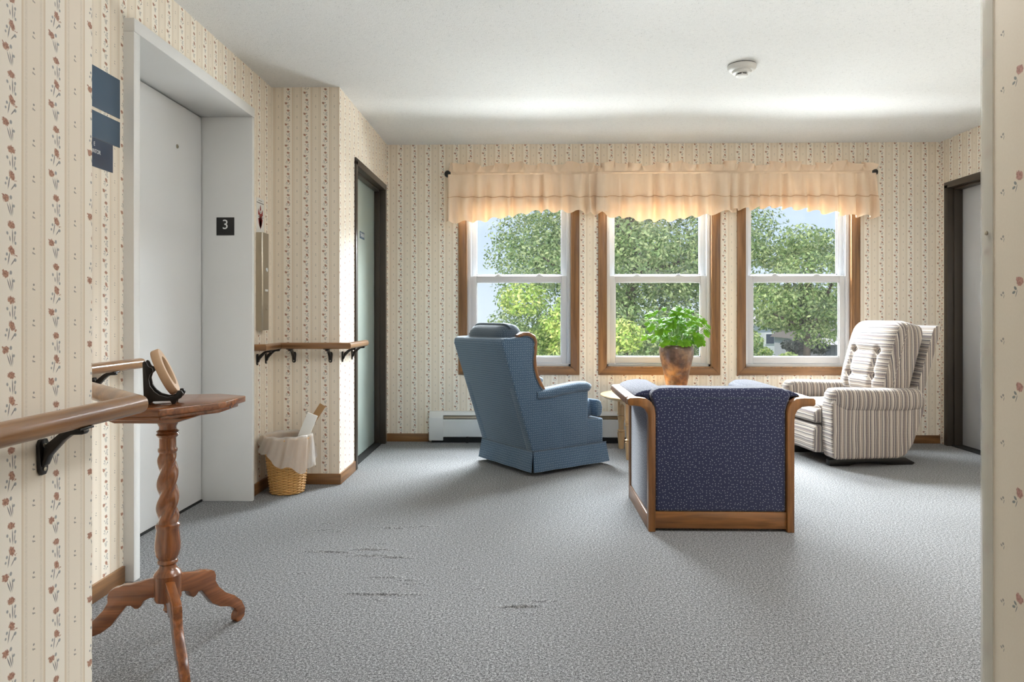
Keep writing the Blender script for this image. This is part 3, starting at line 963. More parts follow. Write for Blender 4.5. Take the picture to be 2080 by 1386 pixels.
bracket(t, (XA, 4.33), (1, 0), ZR, .073); bracket(t, (XA, 4.57), (1, 0), ZR, .073)

# ------------------------------------------------------------------ baseboard heater
t = thing('baseboard_heater', 'white enamel baseboard heater under the windows', 'heater', (0, YB, 0))
hx0, hx1 = -.795, 2.60
MB().box(hx0 + .01, hx1 - .01, -.008, 0, .02, .245).build('back_plate', M_HEATER, t)
MB().box(hx0 + .02, hx1 - .02, -.054, -.008, .002, .040).build('toe_shadow', M_DARK, t)  # dark box standing in for the shade under the heater
MB().prism([(-.002, .250), (-.030, .246), (-.048, .222), (-.051, .222), (-.032, .249), (-.002, .253)], hx0 + .11, hx1 - .11, 'x').build('hood', M_HEATER, t)
MB().prism([(-.006, .238), (-.026, .236), (-.042, .196), (-.040, .194), (-.024, .230), (-.006, .232)], hx0 + .11, hx1 - .11, 'x').build('damper', M_STEEL, t)
MB().prism([(-.060, .192), (-.066, .188), (-.066, .052), (-.058, .046), (-.058, .049), (-.063, .054), (-.063, .186), (-.060, .189)], hx0 + .11, hx1 - .11, 'x').build('front_panel', M_HEATER, t)
fin = MB()
for k in range(0, 150):
    x = hx0 + .14 + k * .0205
    fin.box(x, x + .001, -.055, -.010, .07, .17)
tag(fin.build('fins', M_STEEL, t, smooth=False), kind='stuff')
for xa in (hx0, hx1 - .115):
    MB().prism([(0, .02), (-.068, .02), (-.068, .205), (-.052, .232), (-.034, .252), (0, .255)], xa, xa + .115, 'x').build('end_cap', M_HEATER, t, bevel=.002)
for k in range(6):
    x = hx0 + .3 + k * .55
    MB().box(x, x + .02, -.062, -.004, 0, .05).build('foot', M_DARK, t)

# ------------------------------------------------------------------ curtain rod + valances
YV = 5.655
ZV = 2.183
t = thing('curtain_rod', 'dark bronze curtain rod with round finials across the windows', 'curtain rod', (1.07, YV, ZV))
o = MB().lathe([(.009, -1.70), (.009, 1.70)], 12).build('rod', M_BLACK, t); o.rotation_euler = (0, PI / 2, 0)
for s in (-1, 1):
    pr = [(.009, 0), (.012, .004), (.012, .010), (.009, .014), (.018, .022), (.027, .034), (.029, .046), (.026, .058), (.018, .068), (.006, .073), (.0005, .073)]
    o = MB().lathe(pr, 20).build('finial', M_BLACK, t); o.rotation_euler = (0, s * PI / 2, 0); o.location = (s * 1.665, 0, 0)
for x in (-1.55, -.52, .52, 1.55):
    MB().box(x - .006, x + .006, -.004, YB - YV, -.016, -.008).box(x - .012, x + .012, YB - YV - .004, YB - YV, -.04, .03).build('rod_bracket', M_BLACK, t, bevel=.001)

def valance(x0, x1, seed, bottom, label, yo):
    rng = random.Random(seed)
    t = thing('valance', label, 'valance', ((x0 + x1) / 2, YV, ZV), group='valance panels on the rod')
    cxm = (x0 + x1) / 2
    Wd = x1 - x0
    # irregular pleats: knots along the width
    ks = [0.0]
    while ks[-1] < 1:
        ks.append(ks[-1] + rng.uniform(.028, .085) / Wd)
    ph = []
    amp = [rng.uniform(.45, 1.0) for _ in ks]
    def fold(s):
        for i in range(len(ks) - 1):
            if ks[i] <= s <= ks[i + 1] + 1e-6:
                q = (s - ks[i]) / (ks[i + 1] - ks[i])
                return math.sin(PI * q) ** .8 * amp[i] * (1 if i % 2 else -1)
        return 0
    hi = [(rng.uniform(60, 95), rng.uniform(0, 6.3)) for _ in range(3)]
    def gather(s):
        return sum(math.sin(s * Wd * f + p) for f, p in hi) / 3
    NU = int(Wd / .0065)
    lowZ = lambda s: bottom(x0 + s * Wd)
    def front(s, v):          # v 0 at rod, 1 at seam
        zs = -.205 + .018 * fold(s) * .8
        z = -.012 + (zs + .012) * v
        am = .016 + .026 * v
        y = -.034 - yo + fold(s) * am + gather(s) * .011 * (1 - v) ** 2
        x = x0 + s * Wd - cxm + gather(s + .3) * .004 + (s - .5) * .012 * v
        return (x, y, z)
    MB().grid(front, NU, 10).build('cloth', M_VAL, t, angle=180)
    def flounce(s, v):        # lower ruffle from seam to hem
        za = -.190 + .018 * fold(s) * .8
        zb = lowZ(s) - ZV + .010 * fold(s) * (-1)
        z = za + (zb - za) * v
        am = .042 + .012 * v
        y = -.037 - yo + fold(s) * am
        x = x0 + s * Wd - cxm + (s - .5) * (.012 + .012 * v)
        return (x, y, z)
    MB().grid(flounce, NU, 8).build('flounce', M_VAL, t, angle=180)
    sm = []
    for k in range(NU + 1):
        q = flounce(k / NU, .02)
        sm.append((q[0], q[1] - .002, q[2]))
    MB().tube(sm, .0028, 5).build('seam', M_SEAM, t)
    # ruffled heading above the rod and pocket over it
    f2 = [(rng.uniform(38, 58), rng.uniform(0, 6.3)), (rng.uniform(75, 120), rng.uniform(0, 6.3)), (rng.uniform(18, 30), rng.uniform(0, 6.3))]
    def hv(s):
        X = s * Wd
        return .55 * math.sin(X * f2[0][0] + f2[0][1]) + .35 * math.sin(X * f2[1][0] + f2[1][1]) + .3 * math.sin(X * f2[2][0] + f2[2][1])
    def head(s, v):
        w_ = hv(s)
        z = .010 + v * (.066 + .022 * math.sin(s * Wd * 23 + seed) * math.sin(s * Wd * 9.7 + 2 * seed) + .013 * w_)
        y = -.012 - yo + w_ * .034 * v ** .8 + gather(s) * .005
        x = x0 + s * Wd - cxm + .022 * math.sin(s * Wd * f2[0][0] + 1.2) * v
        return (x, y, z)
    MB().grid(head, NU, 7).build('heading_ruffle', M_VAL, t, angle=180)
    def pocket(s, v):
        a = -.9 + v * (PI + 1.8 - .6)
        rr = .0155 + .003 * gather(s * 1.7)
        return (x0 + s * Wd - cxm, -math.cos(a - .2) * rr - yo * (.5 + .5 * math.cos(a - .2)), math.sin(a - .2) * rr)
    MB().grid(pocket, NU, 8).build('rod_pocket', M_VAL, t, angle=180)
    return t
def lerp_pts(pts):
    def f(x):
        if x <= pts[0][0]: return pts[0][1]
        for (a, za), (b, zb) in zip(pts, pts[1:]):
            if x <= b:
                q = (x - a) / (b - a); q = q * q * (3 - 2 * q)
                return za + (zb - za) * q
        return pts[-1][1]
    return f
valance(-.635, .64, 1, lerp_pts([(-.63, 1.785), (-.40, 1.79), (-.15, 1.83), (.10, 1.875), (.35, 1.875), (.48, 1.855), (.63, 1.86)]), 'left peach ruffled valance over the window by the blue chair', 0.0)
valance(.565, 1.665, 2, lerp_pts([(.57, 1.865), (.70, 1.825), (.95, 1.795), (1.15, 1.795), (1.35, 1.825), (1.55, 1.86), (1.66, 1.865)]), 'middle peach ruffled valance over the leafy vase', 0.014)
valance(1.545, 2.78, 7, lerp_pts([(1.55, 1.865), (1.75, 1.885), (1.95, 1.90), (2.15, 1.885), (2.4, 1.855), (2.6, 1.825), (2.78, 1.815)]), 'right peach ruffled valance over the window by the recliner', 0.0)

# ------------------------------------------------------------------ smoke detector
t = thing('smoke_detector', 'round white smoke detector on the ceiling', 'smoke detector', (1.205, 3.945, H))
MB().lathe([(.076, -.004), (.076, 0), (.0005, 0)], 40, caps=False).build('mounting_ring', M_DARK, t)
MB().lathe([(.0005, -.034), (.052, -.034), (.070, -.030), (.078, -.020), (.079, -.004), (.074, -.004)], 40, caps=False).build('body', M_PLASTICW, t)
MB().lathe([(.0005, -.050), (.040, -.050), (.050, -.046), (.053, -.036), (.053, -.032)], 40, caps=False).build('collar', M_PLASTICW, t)
MB().lathe([(.0005, -.056), (.029, -.056), (.029, -.049)], 32, caps=False).build('vent_slot', M_DARK, t)
MB().lathe([(.0005, -.066), (.026, -.066), (.034, -.062), (.034, -.0565), (.0005, -.0565)], 32, caps=False).build('sensor_cap', M_PLASTICW, t)
for k in range(6):
    a = k * PI / 3 + .3
    MB().box(.0275, .0315, -.003, .003, -.058, -.048).build('vent_rib', M_PLASTICW, t).rotation_euler = (0, 0, a)

# ------------------------------------------------------------------ blue wing chair
t = thing('wing_chair', 'blue dotted wing chair with carved wood trim in front of left window', 'armchair', (.129, 4.937, 0), R(36))
ox = -.33
side = [(.00, .15), (-.235, .845), (-.228, .885), (-.11, .897), (-.03, .905), (.008, .885), (.014, .85), (.0, .74), (.022, .656), (.10, .535), (.46, .53), (.458, .15)]
side = [(a + ox, b) for a, b in side]
for s in (-1, 1):
    ya, yb = sorted((s * .305, s * .235))
    MB().prism(side, ya, yb).build('side_panel', M_BLUE, t, bevel=.010, seg=3)
    # rolled arm
    path = [(ox + a, s * .272, z) for a, z in ((.03, .520), (.11, .524), (.25, .540), (.38, .553), (.45, .552), (.478, .543), (.487, .535))]
    MB().sweep(superell(.054, .037, 24, 2.4), path, scale=[.9, 1, 1, 1, 1, .88, .55]).build('arm_roll', M_BLUE, t, angle=70)
    # arm front
    MB().prism([(ox + .452, .16), (ox + .466, .16), (ox + .466, .52), (ox + .452, .52)], *sorted((s * .303, s * .232))).build('arm_front', M_BLUE, t, bevel=.005)
    # carved wood trim along the wing
    tp = [(-.115, .906), (-.07, .917), (-.03, .915), (.006, .898), (.020, .868), (.018, .82), (.010, .76), (.016, .70), (.032, .645), (.062, .590), (.104, .545)]
    tp = [(a + ox, s * .282, z) for a, z in tp]
    sec = superell(.029, .015, 16, 4)
    m = MB(); vs = []; n = len(tp)
    for i, p in enumerate(tp):
        p = Vector(p); a = Vector(tp[max(0, i - 1)]); b = Vector(tp[min(n - 1, i + 1)])
        d = (b - a).normalized(); sd = Vector((0, 1, 0)); u = d.cross(sd)
        k = .55 if i in (0, n - 1) else 1
        vs += [p + sd * q * k + u * r_ * k for q, r_ in sec]
    fs = [(i * 16 + j, i * 16 + (j + 1) % 16, (i + 1) * 16 + (j + 1) % 16, (i + 1) * 16 + j) for i in range(n - 1) for j in range(16)]
    fs += [tuple(range(15, -1, -1)), tuple((n - 1) * 16 + j for j in range(16))]
    m.add(vs, fs).build('wing_trim', M_CHAIRWOOD['z'], t, angle=50)
    # piping beside the trim
    MB().tube([(x_ - .012, s * .3065, z_ - .012) for x_, y_, z_ in tp[1:]], .004, 8).build('welt', M_BLUEDARK, t)
    # inner wing padding
    inn = [(-.06, .50), (-.165, .85), (-.10, .885), (-.03, .89), (.0, .86), (-.015, .74), (.005, .65), (.06, .56), (.06, .5)]
    MB().prism([(a + ox, b) for a, b in inn], *sorted((s * .236, s * .205))).build('wing_lining', M_BLUE, t, bevel=.012, seg=3)
back = [(.002, .15), (-.238, .850), (-.236, .878), (-.215, .893), (-.14, .895), (-.115, .87), (.10, .30), (.10, .15)]
MB().prism([(a + ox, b) for a, b in back], -.302, .302).build('back_panel', M_BLUE, t, bevel=.012, seg=3)
# attached pillow back
Mp = Matrix.Translation((ox - .035, 0, .690)) @ Matrix.Rotation(R(-17), 4, 'Y') @ Matrix.Rotation(R(90), 4, 'Z')
MB().pillow(.47, .60, .035, .085, 26, [(-.33, .25, .07, .5, .03), (.33, .25, .07, .5, .03), (0, -.3, 1.2, .08, .03)], Mp, .10, 4, .9).build('back_pillow', M_BLUEDARK, t, angle=75)
rim = []
for k in range(33):
    a = k / 32 * 2 - 1
    rim.append(tuple(Mp @ Vector((a * .235 * .93, 0.0, .300 * (1 - .10 * abs(a) ** 8) + .004))))
MB().tube(rim, .006, 8).build('welt', M_BLUEDARK, t)
# seat
MB().box(ox + .08, ox + .618, -.290, .290, .15, .325).build('seat_deck', M_BLUE, t, bevel=.014, seg=3)
Ms = Matrix.Translation((ox + .345, 0, .392)) @ Matrix.Rotation(R(-90), 4, 'X')
MB().pillow(.55, .47, .045, .024, 20, (), Matrix.Translation((ox + .335, 0, .390)) @ Matrix.Rotation(R(-90), 4, 'X'), .06, 6, 1.0).build('seat_cushion', M_BLUE, t, bevel=0, angle=75)
MB().prism([(.0 + ox + .56, .335), (ox + .598, .335), (ox + .615, .36), (ox + .618, .40), (ox + .605, .44), (ox + .58, .455), (ox + .55, .455)], -.288, .288).build('cushion_front', M_BLUE, t, bevel=.016, seg=3)
# skirt: four flared panels with open corner pleats
def skirt(p, q, nrm):
    p, q, nrm = Vector(p), Vector(q), Vector(nrm)
    d = (q - p).normalized()
    m = MB()
    def f(s, v):
        base = p + (q - p) * s
        fl = v * .024 + .003 * math.sin(s * 17) * v
        pos = base + nrm * (fl + .004) + d * (s - .5) * .025 * v
        return (pos.x, pos.y, .160 - .130 * v)
    def g(s, v):
        x, y, z = f(s, v)
        return (x - nrm.x * .006, y - nrm.y * .006, z)
    m.grid(f, 24, 6); m.grid(g, 24, 6, True)
    m.build('skirt_panel', M_BLUE, t, angle=60)
skirt((ox, -.305, 0), (ox + .625, -.305, 0), (0, -1, 0)); skirt((ox, .305, 0), (ox + .625, .305, 0), (0, 1, 0))
skirt((ox, -.305, 0), (ox, .305, 0), (-1, 0, 0)); skirt((ox + .622, -.305, 0), (ox + .622, .305, 0), (1, 0, 0))
for s in (-1, 1):
    MB().tube([(ox + .0, s * .309, .160), (ox + .625, s * .309, .160)], .0035, 8).build('welt', M_BLUEDARK, t)
MB().tube([(ox - .003, -.305, .160), (ox - .003, .305, .160)], .0035, 8).build('welt', M_BLUEDARK, t)
MB().lathe([(.215, 0), (.235, .006), (.235, .016), (.205, .022), (.06, .03), (.06, .15), (.0005, .15)], 36, (0.0, 0, 0)).build('swivel_base', M_BLACK, t)

# ------------------------------------------------------------------ navy tub chair
t = thing('tub_chair', 'navy dotted armchair with curved oak posts, seen from behind', 'armchair', (.93, 3.69, 0))
HX, HY = .347, .33
def post_poly(s):
    out = [(-.347, 0), (-.347, .53), (-.350, .562), (-.362, .586), (-.384, .600), (-.412, .604), (-.440, .604), (-.447, .612), (-.447, .634), (-.438, .642), (-.395, .644),
           (-.360, .640), (-.334, .624), (-.318, .598), (-.313, .565), (-.313, 0)]
    return [(-s * a, b) for a, b in out]
for s in (-1, 1):
    pp = post_poly(s)
    MB().prism(pp, -HY, -HY + .05).build('post', M_CHAIRWOOD['z'], t, bevel=.004)
    MB().prism(pp, HY - .05, HY).build('post', M_CHAIRWOOD['z'], t, bevel=.004)
    a, b = sorted((s * .449, s * .392))
    MB().box(a, b, -HY + .05, HY - .05, .604, .643).build('arm_cap', M_CHAIRWOOD['y'], t, bevel=.008, seg=3)
    a, b = sorted((s * .347, s * .315))
    MB().box(a, b, -HY + .05, HY - .05, .0, .075).build('side_rail', M_CHAIRWOOD['y'], t, bevel=.003)
    # outer side fabric panel, curving out under the arm
    sp_ = [(.340, .075), (.340, .53), (.348, .565), (.365, .590), (.392, .603), (.30, .603), (.30, .075)]
    MB().prism([(s * x_, z_) for x_, z_ in sp_], -HY + .052, HY - .052).build('side_panel', M_NAVY, t, bevel=.006)
    # padded arm top
    ap = [(.405, .643), (.392, .655), (.36, .668), (.31, .676), (.25, .672), (.215, .65), (.205, .60), (.205, .30), (.30, .30), (.31, .60), (.36, .64)]
    MB().prism([(s * x_, z_) for x_, z_ in ap], -HY + .08, HY - .02).build('arm_pad', M_NAVY, t, bevel=.010, seg=3)
MB().box(-.313, .313, -HY + .012, -HY + .04, .014, .094).build('back_rail', M_CHAIRWOOD['x'], t, bevel=.002)
MB().box(-.313, .313, HY - .04, HY - .012, .03, .12).build('front_rail', M_CHAIRWOOD['x'], t, bevel=.002)
# back: one upholstered slab with rounded shoulders
bp = [(-.311, .094), (-.311, .585), (-.322, .622), (-.335, .648), (-.325, .672), (-.295, .686), (-.24, .690), (0, .687), (.24, .690), (.295, .686), (.325, .672), (.335, .648), (.322, .622), (.311, .585), (.311, .094)]
MB().prism(bp, -HY + .014, -HY + .15).build('backrest', M_NAVY, t, bevel=.018, seg=4)
MB().prism([(-.285, .64), (-.285, .6425), (.285, .6425), (.285, .64)], -HY + .0125, -HY + .016).build('back_seam', M_BLUEDARK, t)
MB().box(-.215, .215, -HY + .14, HY - .02, .12, .30).build('seat_deck', M_NAVY, t, bevel=.01)
MB().pillow(.42, .50, .05, .025, 18, (), Matrix.Translation((0, .06, .355)) @ Matrix.Rotation(R(-90), 4, 'X'), .06, 6, 1).build('seat_cushion', M_NAVY, t, angle=75)

# ------------------------------------------------------------------ striped recliner
t = thing('recliner', 'cream and taupe striped recliner with tufted back by the right window', 'recliner', (2.352, 5.150, 0), R(186))
fx = .33       # front of the arms in local x
arm_side = [(fx, .075), (fx + .012, .20), (fx + .012, .42), (fx + .0, .47), (fx - .05, .49), (-.30, .49), (-.335, .47), (-.325, .40), (-.24, .16), (-.19, .09), (-.14, .065), (fx - .03, .062)]
for s in (-1, 1):
    MB().prism(arm_side, *sorted((s * .375, s * .235))).build('arm', M_PLAID, t, bevel=.022, seg=4, uv='plaid')
    # padded arm top folding over the outside
    path = [(fx + .006, s * .300, .470), (fx - .02, s * .302, .470), (fx - .10, s * .304, .462), (0, s * .304, .456), (-.20, s * .304, .455), (-.29, s * .303, .458), (-.315, s * .30, .462)]
    sec = [(q, u) for q, u in superell(.088, .082, 28, 3.0)]
    MB().sweep(sec, path, scale=[.55, .86, 1, 1, 1, .95, .7]).build('arm_pad', M_PLAID, t, angle=75, uv='plaid')
# seat cushion and footrest
MB().pillow(.56, .45, .055, .03, 20, (), Matrix.Translation((.075, 0, .345)) @ Matrix.Rotation(R(-90), 4, 'X'), .05, 6, 1).build('seat_cushion', M_PLAID, t, angle=75, uv='plaid')
fr = [(fx + .055, .085), (fx + .065, .12), (fx + .062, .24), (fx + .045, .275), (.0, .285), (.0, .085)]
MB().prism(fr, -.232, .232).build('footrest', M_PLAID, t, bevel=.02, seg=4, uv='plaid')
ff = [(fx + .058, .292), (fx + .066, .33), (fx + .052, .375), (fx + .01, .395), (fx - .08, .398), (fx - .08, .292)]
MB().prism(ff, -.232, .232).build('seat_front', M_PLAID, t, bevel=.018, seg=4, uv='plaid')
# reclined back: shell and tufted cushion
MB().prism([(-.300, .36), (-.360, .485), (-.492, .950), (-.484, .966), (-.462, .966), (-.436, .945), (-.305, .50), (-.25, .36)], -.30, .30).build('back_shell', M_PLAID, t, bevel=.008, seg=3, uv='plaid')
Mb = Matrix.Translation((-.250, 0, .715)) @ Matrix.Rotation(R(-15.5), 4, 'Y') @ Matrix.Rotation(R(90), 4, 'Z')
dm = []
for (a, b) in ((-.48, .12), (.48, .12), (-.48, -.52), (.48, -.52)):
    dm += [(a, b, .085, .075, .055)]
dm += [(0, .12, .5, .05, .018), (-.48, -.2, .06, .30, .026), (.48, -.2, .06, .30, .026), (0, -.52, .5, .05, .018), (-.48, -.8, .06, .25, .024), (.48, -.8, .06, .25, .024)]
bc = MB().pillow(.60, .56, .052, .100, 40, dm, Mb, .10, 5, .15).build('back_cushion', M_PLAID, t, angle=75, uv='plaid')
for (a, b) in ((-.48, .12), (.48, .12), (-.48, -.52), (.48, -.52)):
    p = Mb @ Vector((a * .2925, -(.052 + .100 * .96 - .055 - .018 - .006), b * .28))
    o = MB().lathe([(.014, 0), (.012, .005), (.0005, .008)], 14).build('button', M_PLAID, bc, uv='plaid')
    o.rotation_euler = (0, R(90 - 15.5), 0); o.location = p
wl = []
for k in range(25):
    b = k / 24 * 2 - 1
    for s in (1,):
        wl.append(tuple(Mb @ Vector((.2925 * (1 - .10 * abs(b) ** 8) + .003, -.06, b * .28 * .92))))
MB().tube(wl, .006, 8).build('welt', M_PLAID, t, uv='plaid')
# rocker base
for s in (-1, 1):
    MB().prism([(-.30, 0), (-.32, .012), (-.25, .050), (.25, .050), (.30, .040), (.30, .0), (.16, .0), (.10, .018), (-.05, .018), (-.12, 0)], *sorted((s * .27, s * .22))).build('base_runner', M_TABLEWOOD['x'] if False else M_BLACK, t, bevel=.003)
MB().box(-.20, .24, -.23, .23, .045, .11).build('base_frame', M_BLACK, t)

# ------------------------------------------------------------------ round side table
TX, TY, TZ = .945, 5.25, .445
t = thing('side_table', 'round pale oak side table behind the navy chair', 'table', (TX, TY, 0))
MB().lathe([(.0005, TZ - .028), (.350, TZ - .028), (.366, TZ - .024), (.374, TZ - .016), (.386, TZ - .012), (.392, TZ - .006), (.390, TZ - .001), (.384, TZ), (.0005, TZ)], 64, caps=False).build('tabletop', M_PALEOAK['x'], t)
lp = [(.020, 0), (.022, .01), (.024, .05), (.028, .10), (.030, .125), (.022, .13), (.030, .137), (.030, .143), (.021, .15), (.021, .19), (.026, .235), (.031, .25), (.022, .256), (.031, .265), (.031, .275), (.024, .28)]
for (sx, sy) in ((-1, -1), (-1, 1), (1, -1), (1, 1)):
    l = MB().lathe(lp, 20).box(-.029, .029, -.029, .029, .278, TZ - .028)
    o = l.build('leg', M_PALEOAK['z'], t); o.location = (sx * .21, sy * .21, 0)
for k in range(4):
    pts = [(-.19, TZ - .03), (-.19, TZ - .125)] + [(-.19 + .38 * q / 10, TZ - .125 + .05 * math.sin(PI * q / 10) ** .6) for q in range(1, 10)] + [(.19, TZ - .125), (.19, TZ - .03)]
    o = MB().prism(pts, -.009, .009).build('apron', M_PALEOAK['x'], t, bevel=.002)
    o.rotation_euler = (0, 0, k * PI / 2); o.location = (.215 * math.sin(k * PI / 2), -.215 * math.cos(k * PI / 2), 0)

# ------------------------------------------------------------------ vase and plant
VX, VY = 1.118, 5.25
vz = [(.0005, 0), (.062, 0), (.066, .006), (.073, .05), (.084, .10), (.094, .16), (.108, .22), (.121, .275), (.127, .315), (.1275, .340), (.124, .358), (.117, .370), (.112, .372), (.108, .366), (.112, .34), (.104, .30), (.07, .10), (.0005, .09)]
o = MB().lathe(vz, 48, caps=False).build('vase', M_VASE)
o.location = (VX, VY, TZ)
tag(o, 'tall mottled brown glazed vase on the round table', 'vase')
PZ = TZ + .372
t = thing('leafy_plant', 'bright green lobed foliage spilling from the brown vase', 'plant', (VX, VY, PZ))
def lobed_leaf():
    pts = []
    n = 45
    for k in range(n):
        a = -PI + 2 * PI * (k + .5) / n
        lob = .62 + .38 * abs(math.cos(2.5 * a)) ** .7
        tooth = 1 + .07 * math.sin(21 * a)
        r = lob * tooth * (.72 + .28 * math.cos(a))
        pts.append((r * math.cos(a), r * math.sin(a)))
    vs = [(0, 0, 0.04)]
    for (x, y) in pts:
        vs.append((x * .5, y * .5, .03 + .02 * math.cos(5 * math.atan2(y, x))))
    for (x, y) in pts:
        vs.append((x, y, -.18 * (x * x + y * y) + .05 * math.cos(5 * math.atan2(y, x))))
    fs = [(0, 1 + k, 1 + (k + 1) % n) for k in range(n)]
    fs += [(1 + k, 1 + n + k, 1 + n + (k + 1) % n, 1 + (k + 1) % n) for k in range(n)]
    return vs, fs
lv, lf = lobed_leaf()
rng = random.Random(21)
leaf0 = None
spots = []
for k in range(96):
    while True:
        x = rng.uniform(-.235, .235); y = rng.uniform(-.16, .15); z = rng.uniform(.0, .29)
        env = .26 * math.sin(min(1, max(0, (z + .06) / .36)) * PI) ** .6
        if abs(x) < max(.05, env) and x * x / .055 + y * y / .024 < 1 and (z > 0 or (x * x + y * y) > .118 ** 2 or z > -.01):
            break
    spots.append((x, y, z))
spots += [(.235, -.02, .10), (.225, .0, .13), (.21, -.04, .085), (.24, .02, .12), (-.20, .0, .06), (-.18, -.03, .03), (-.19, .01, .23), (-.16, -.02, .25), (.02, -.125, .02), (-.05, -.13, .05), (.06, -.12, .03)]
sten = MB()
for i, (x, y, z) in enumerate(spots):
    sc = rng.uniform(.030, .050) * (1.15 if y < -.05 else 1)
    if leaf0 is None:
        leaf0 = MB().add(lv, lf).build('leaf', M_PLANT, t, angle=180)
        o = leaf0
    else:
        o = bpy.data.objects.new('leaf', leaf0.data); COL.objects.link(o); o.parent = t
    out = Vector((x, y, z + .02)).normalized()
    nrm = (out * .7 + Vector((rng.uniform(-.4, .4), -.55 + rng.uniform(-.4, .3), rng.uniform(.1, .9)))).normalized()
    q = nrm.to_track_quat('Z', 'X')
    o.rotation_mode = 'QUATERNION'
    o.rotation_quaternion = q @ Matrix.Rotation(rng.uniform(0, 6.28), 4, 'Z').to_quaternion()
    o.location = (x, y, z); o.scale = (sc, sc, sc)
    b = Vector((x * .25, y * .25, -.06)); e = Vector((x, y, z)) - nrm * .004
    mid = (b + e) / 2 + Vector((0, 0, .05))
    sten.tube([b, b * .4 + mid * .6, mid * .5 + e * .5, e], .0016, 5)
sten.build('stems', plain('plant_stem', srgb(96, 140, 52), .6), t)

# ------------------------------------------------------------------ pedestal table (near left)
PC = Vector((-1.095, 2.11, 0))
t = thing('pedestal_table', 'small walnut pedestal table with twisted column and three feet', 'table', PC)
top_w = [(-.922, 2.275), (-.918, 2.115), (-1.028, 1.932), (-1.185, 1.920), (-1.285, 2.01), (-1.29, 2.19), (-1.19, 2.30), (-1.03, 2.332)]
tl = [(x - PC.x, y - PC.y) for x, y in top_w]
ZT = .775
MB().prism(tl, ZT - .020, ZT, 'z').build('tabletop', M_TABLEWOOD['x'], t, bevel=.003)
m = MB()
m.prism([(x * .90, y * .90) for x, y in tl], ZT - .034, ZT - .0205, 'z')
m.build('under_moulding', M_TABLEWOOD['x'], t, bevel=.004)
MB().prism([(.12, ZT - .0345), (.10, ZT - .040), (.075, ZT - .050), (-.10, ZT - .050), (-.13, ZT - .040), (-.15, ZT - .0345)], -.11, .11, 'y').build('cleat', M_TABLEWOOD['x'], t, bevel=.003)
cp = [(.0005, .160), (.012, .160), (.010, .150), (.013, .142), (.008, .134), (.0005, .132)]
MB().lathe(cp[::-1], 20, caps=False).build('drop_finial', M_TABLEWOOD['z'], t)
low = [(.0005, .172), (.036, .172), (.0385, .180), (.0385, .245), (.040, .250), (.036, .258), (.030, .264), (.024, .272), (.0235, .280), (.029, .286), (.029, .292), (.026, .296), (.033, .310), (.0362, .326), (.0365, .345), (.034, .368),
       (.032, .388), (.034, .396), (.034, .402), (.029, .407)]
MB().lathe(low, 40, caps=False).build('column_base', M_TABLEWOOD['z'], t)
tw = []
NZ = 60
for k in range(NZ + 1):
    z = .405 + (.624 - .405) * k / NZ
    tw.append((.0285 - (.0285 - .0235) * k / NZ, z))
MB().lathe(tw, 48, caps=False, rfun=lambda r, z, a: r * (1 + .20 * math.cos(3 * (a - (z - .4) * 29)) * min(1, (z - .404) / .02, (.625 - z) / .02))).build('twisted_shaft', M_TABLEWOOD['z'], t, angle=80)
upc = [(.024, .620), (.0275, .625), (.0275, .632), (.024, .637), (.0238, .665), (.0285, .670), (.033, .676), (.0285, .682), (.032, .686), (.0245, .692), (.0245, .70), (.030, .712), (.034, .722), (.034, ZT - .050)]
MB().lathe(upc, 40, caps=False).build('column_cap', M_TABLEWOOD['z'], t)
leg = [(.030, .238), (.048, .238), (.105, .223), (.128, .222), (.140, .216), (.152, .214), (.166, .206), (.172, .190), (.171, .172), (.185, .148), (.212, .120), (.250, .096), (.280, .068), (.296, .036), (.292, .012), (.278, .001), (.262, .0),
       (.254, .010), (.256, .026), (.262, .036), (.252, .050), (.228, .066), (.190, .080), (.160, .102), (.138, .132), (.116, .160), (.104, .160), (.092, .150), (.082, .150), (.074, .158), (.068, .172), (.048, .182), (.030, .182)]
for an in (66, -54, 186):
    o = MB().prism(leg, -.013, .013).build('leg', M_TABLEWOOD['x'], t, bevel=.003)
    o.rotation_euler = (0, 0, R(an))

# easel + ring on it
t = thing('display_easel', 'small black display easel on the pedestal table', 'easel', (-1.085, 2.075, ZT), R(21))
prof = [(-.052, 0), (-.038, 0), (-.030, .010), (.018, .010), (.022, 0), (.032, 0), (.036, .012), (.048, .018), (.054, .030), (.048, .040), (.038, .040), (.034, .032), (.030, .025), (.010, .021), (-.012, .028), (-.026, .040), (-.036, .056),
        (-.040, .076), (-.036, .090), (-.028, .098), (-.030, .108), (-.040, .112), (-.046, .126), (-.052, .130), (-.056, .124)]
for y in (-.030, .030):
    MB().prism(prof, y - .006, y + .006).build('stand_side', M_BLACK, t, bevel=.002)
MB().box(-.052, -.046, -.024, .024, .035, .050).build('crossbar', M_BLACK, t)
MB().box(-.020, -.010, -.024, .024, .012, .020).build('crossbar', M_BLACK, t)
rg = thing('wooden_ring', 'pale wooden ring leaning on the black easel', 'ring', (-1.085, 2.075, ZT), R(21))
rp = [(.046, -.011), (.070, -.011), (.072, -.008), (.072, .009), (.070, .012), (.046, .012), (.044, .009), (.044, -.008)]
m = MB(); n = 56; vs = []; fs = []
for k in range(n):
    a = 2 * PI * k / n
    vs += [(r_ * math.cos(a), r_ * math.sin(a), z_) for r_, z_ in rp]
for k in range(n):
    k2 = (k + 1) % n
    for j in range(8):
        j2 = (j + 1) % 8
        fs.append((k * 8 + j, k2 * 8 + j, k2 * 8 + j2, k * 8 + j2))
o = m.add(vs, fs).build('ring', M_RINGWOOD, rg, angle=50)
o.rotation_euler = (0, R(90 - 24), 0); o.location = (.0, 0, .094)

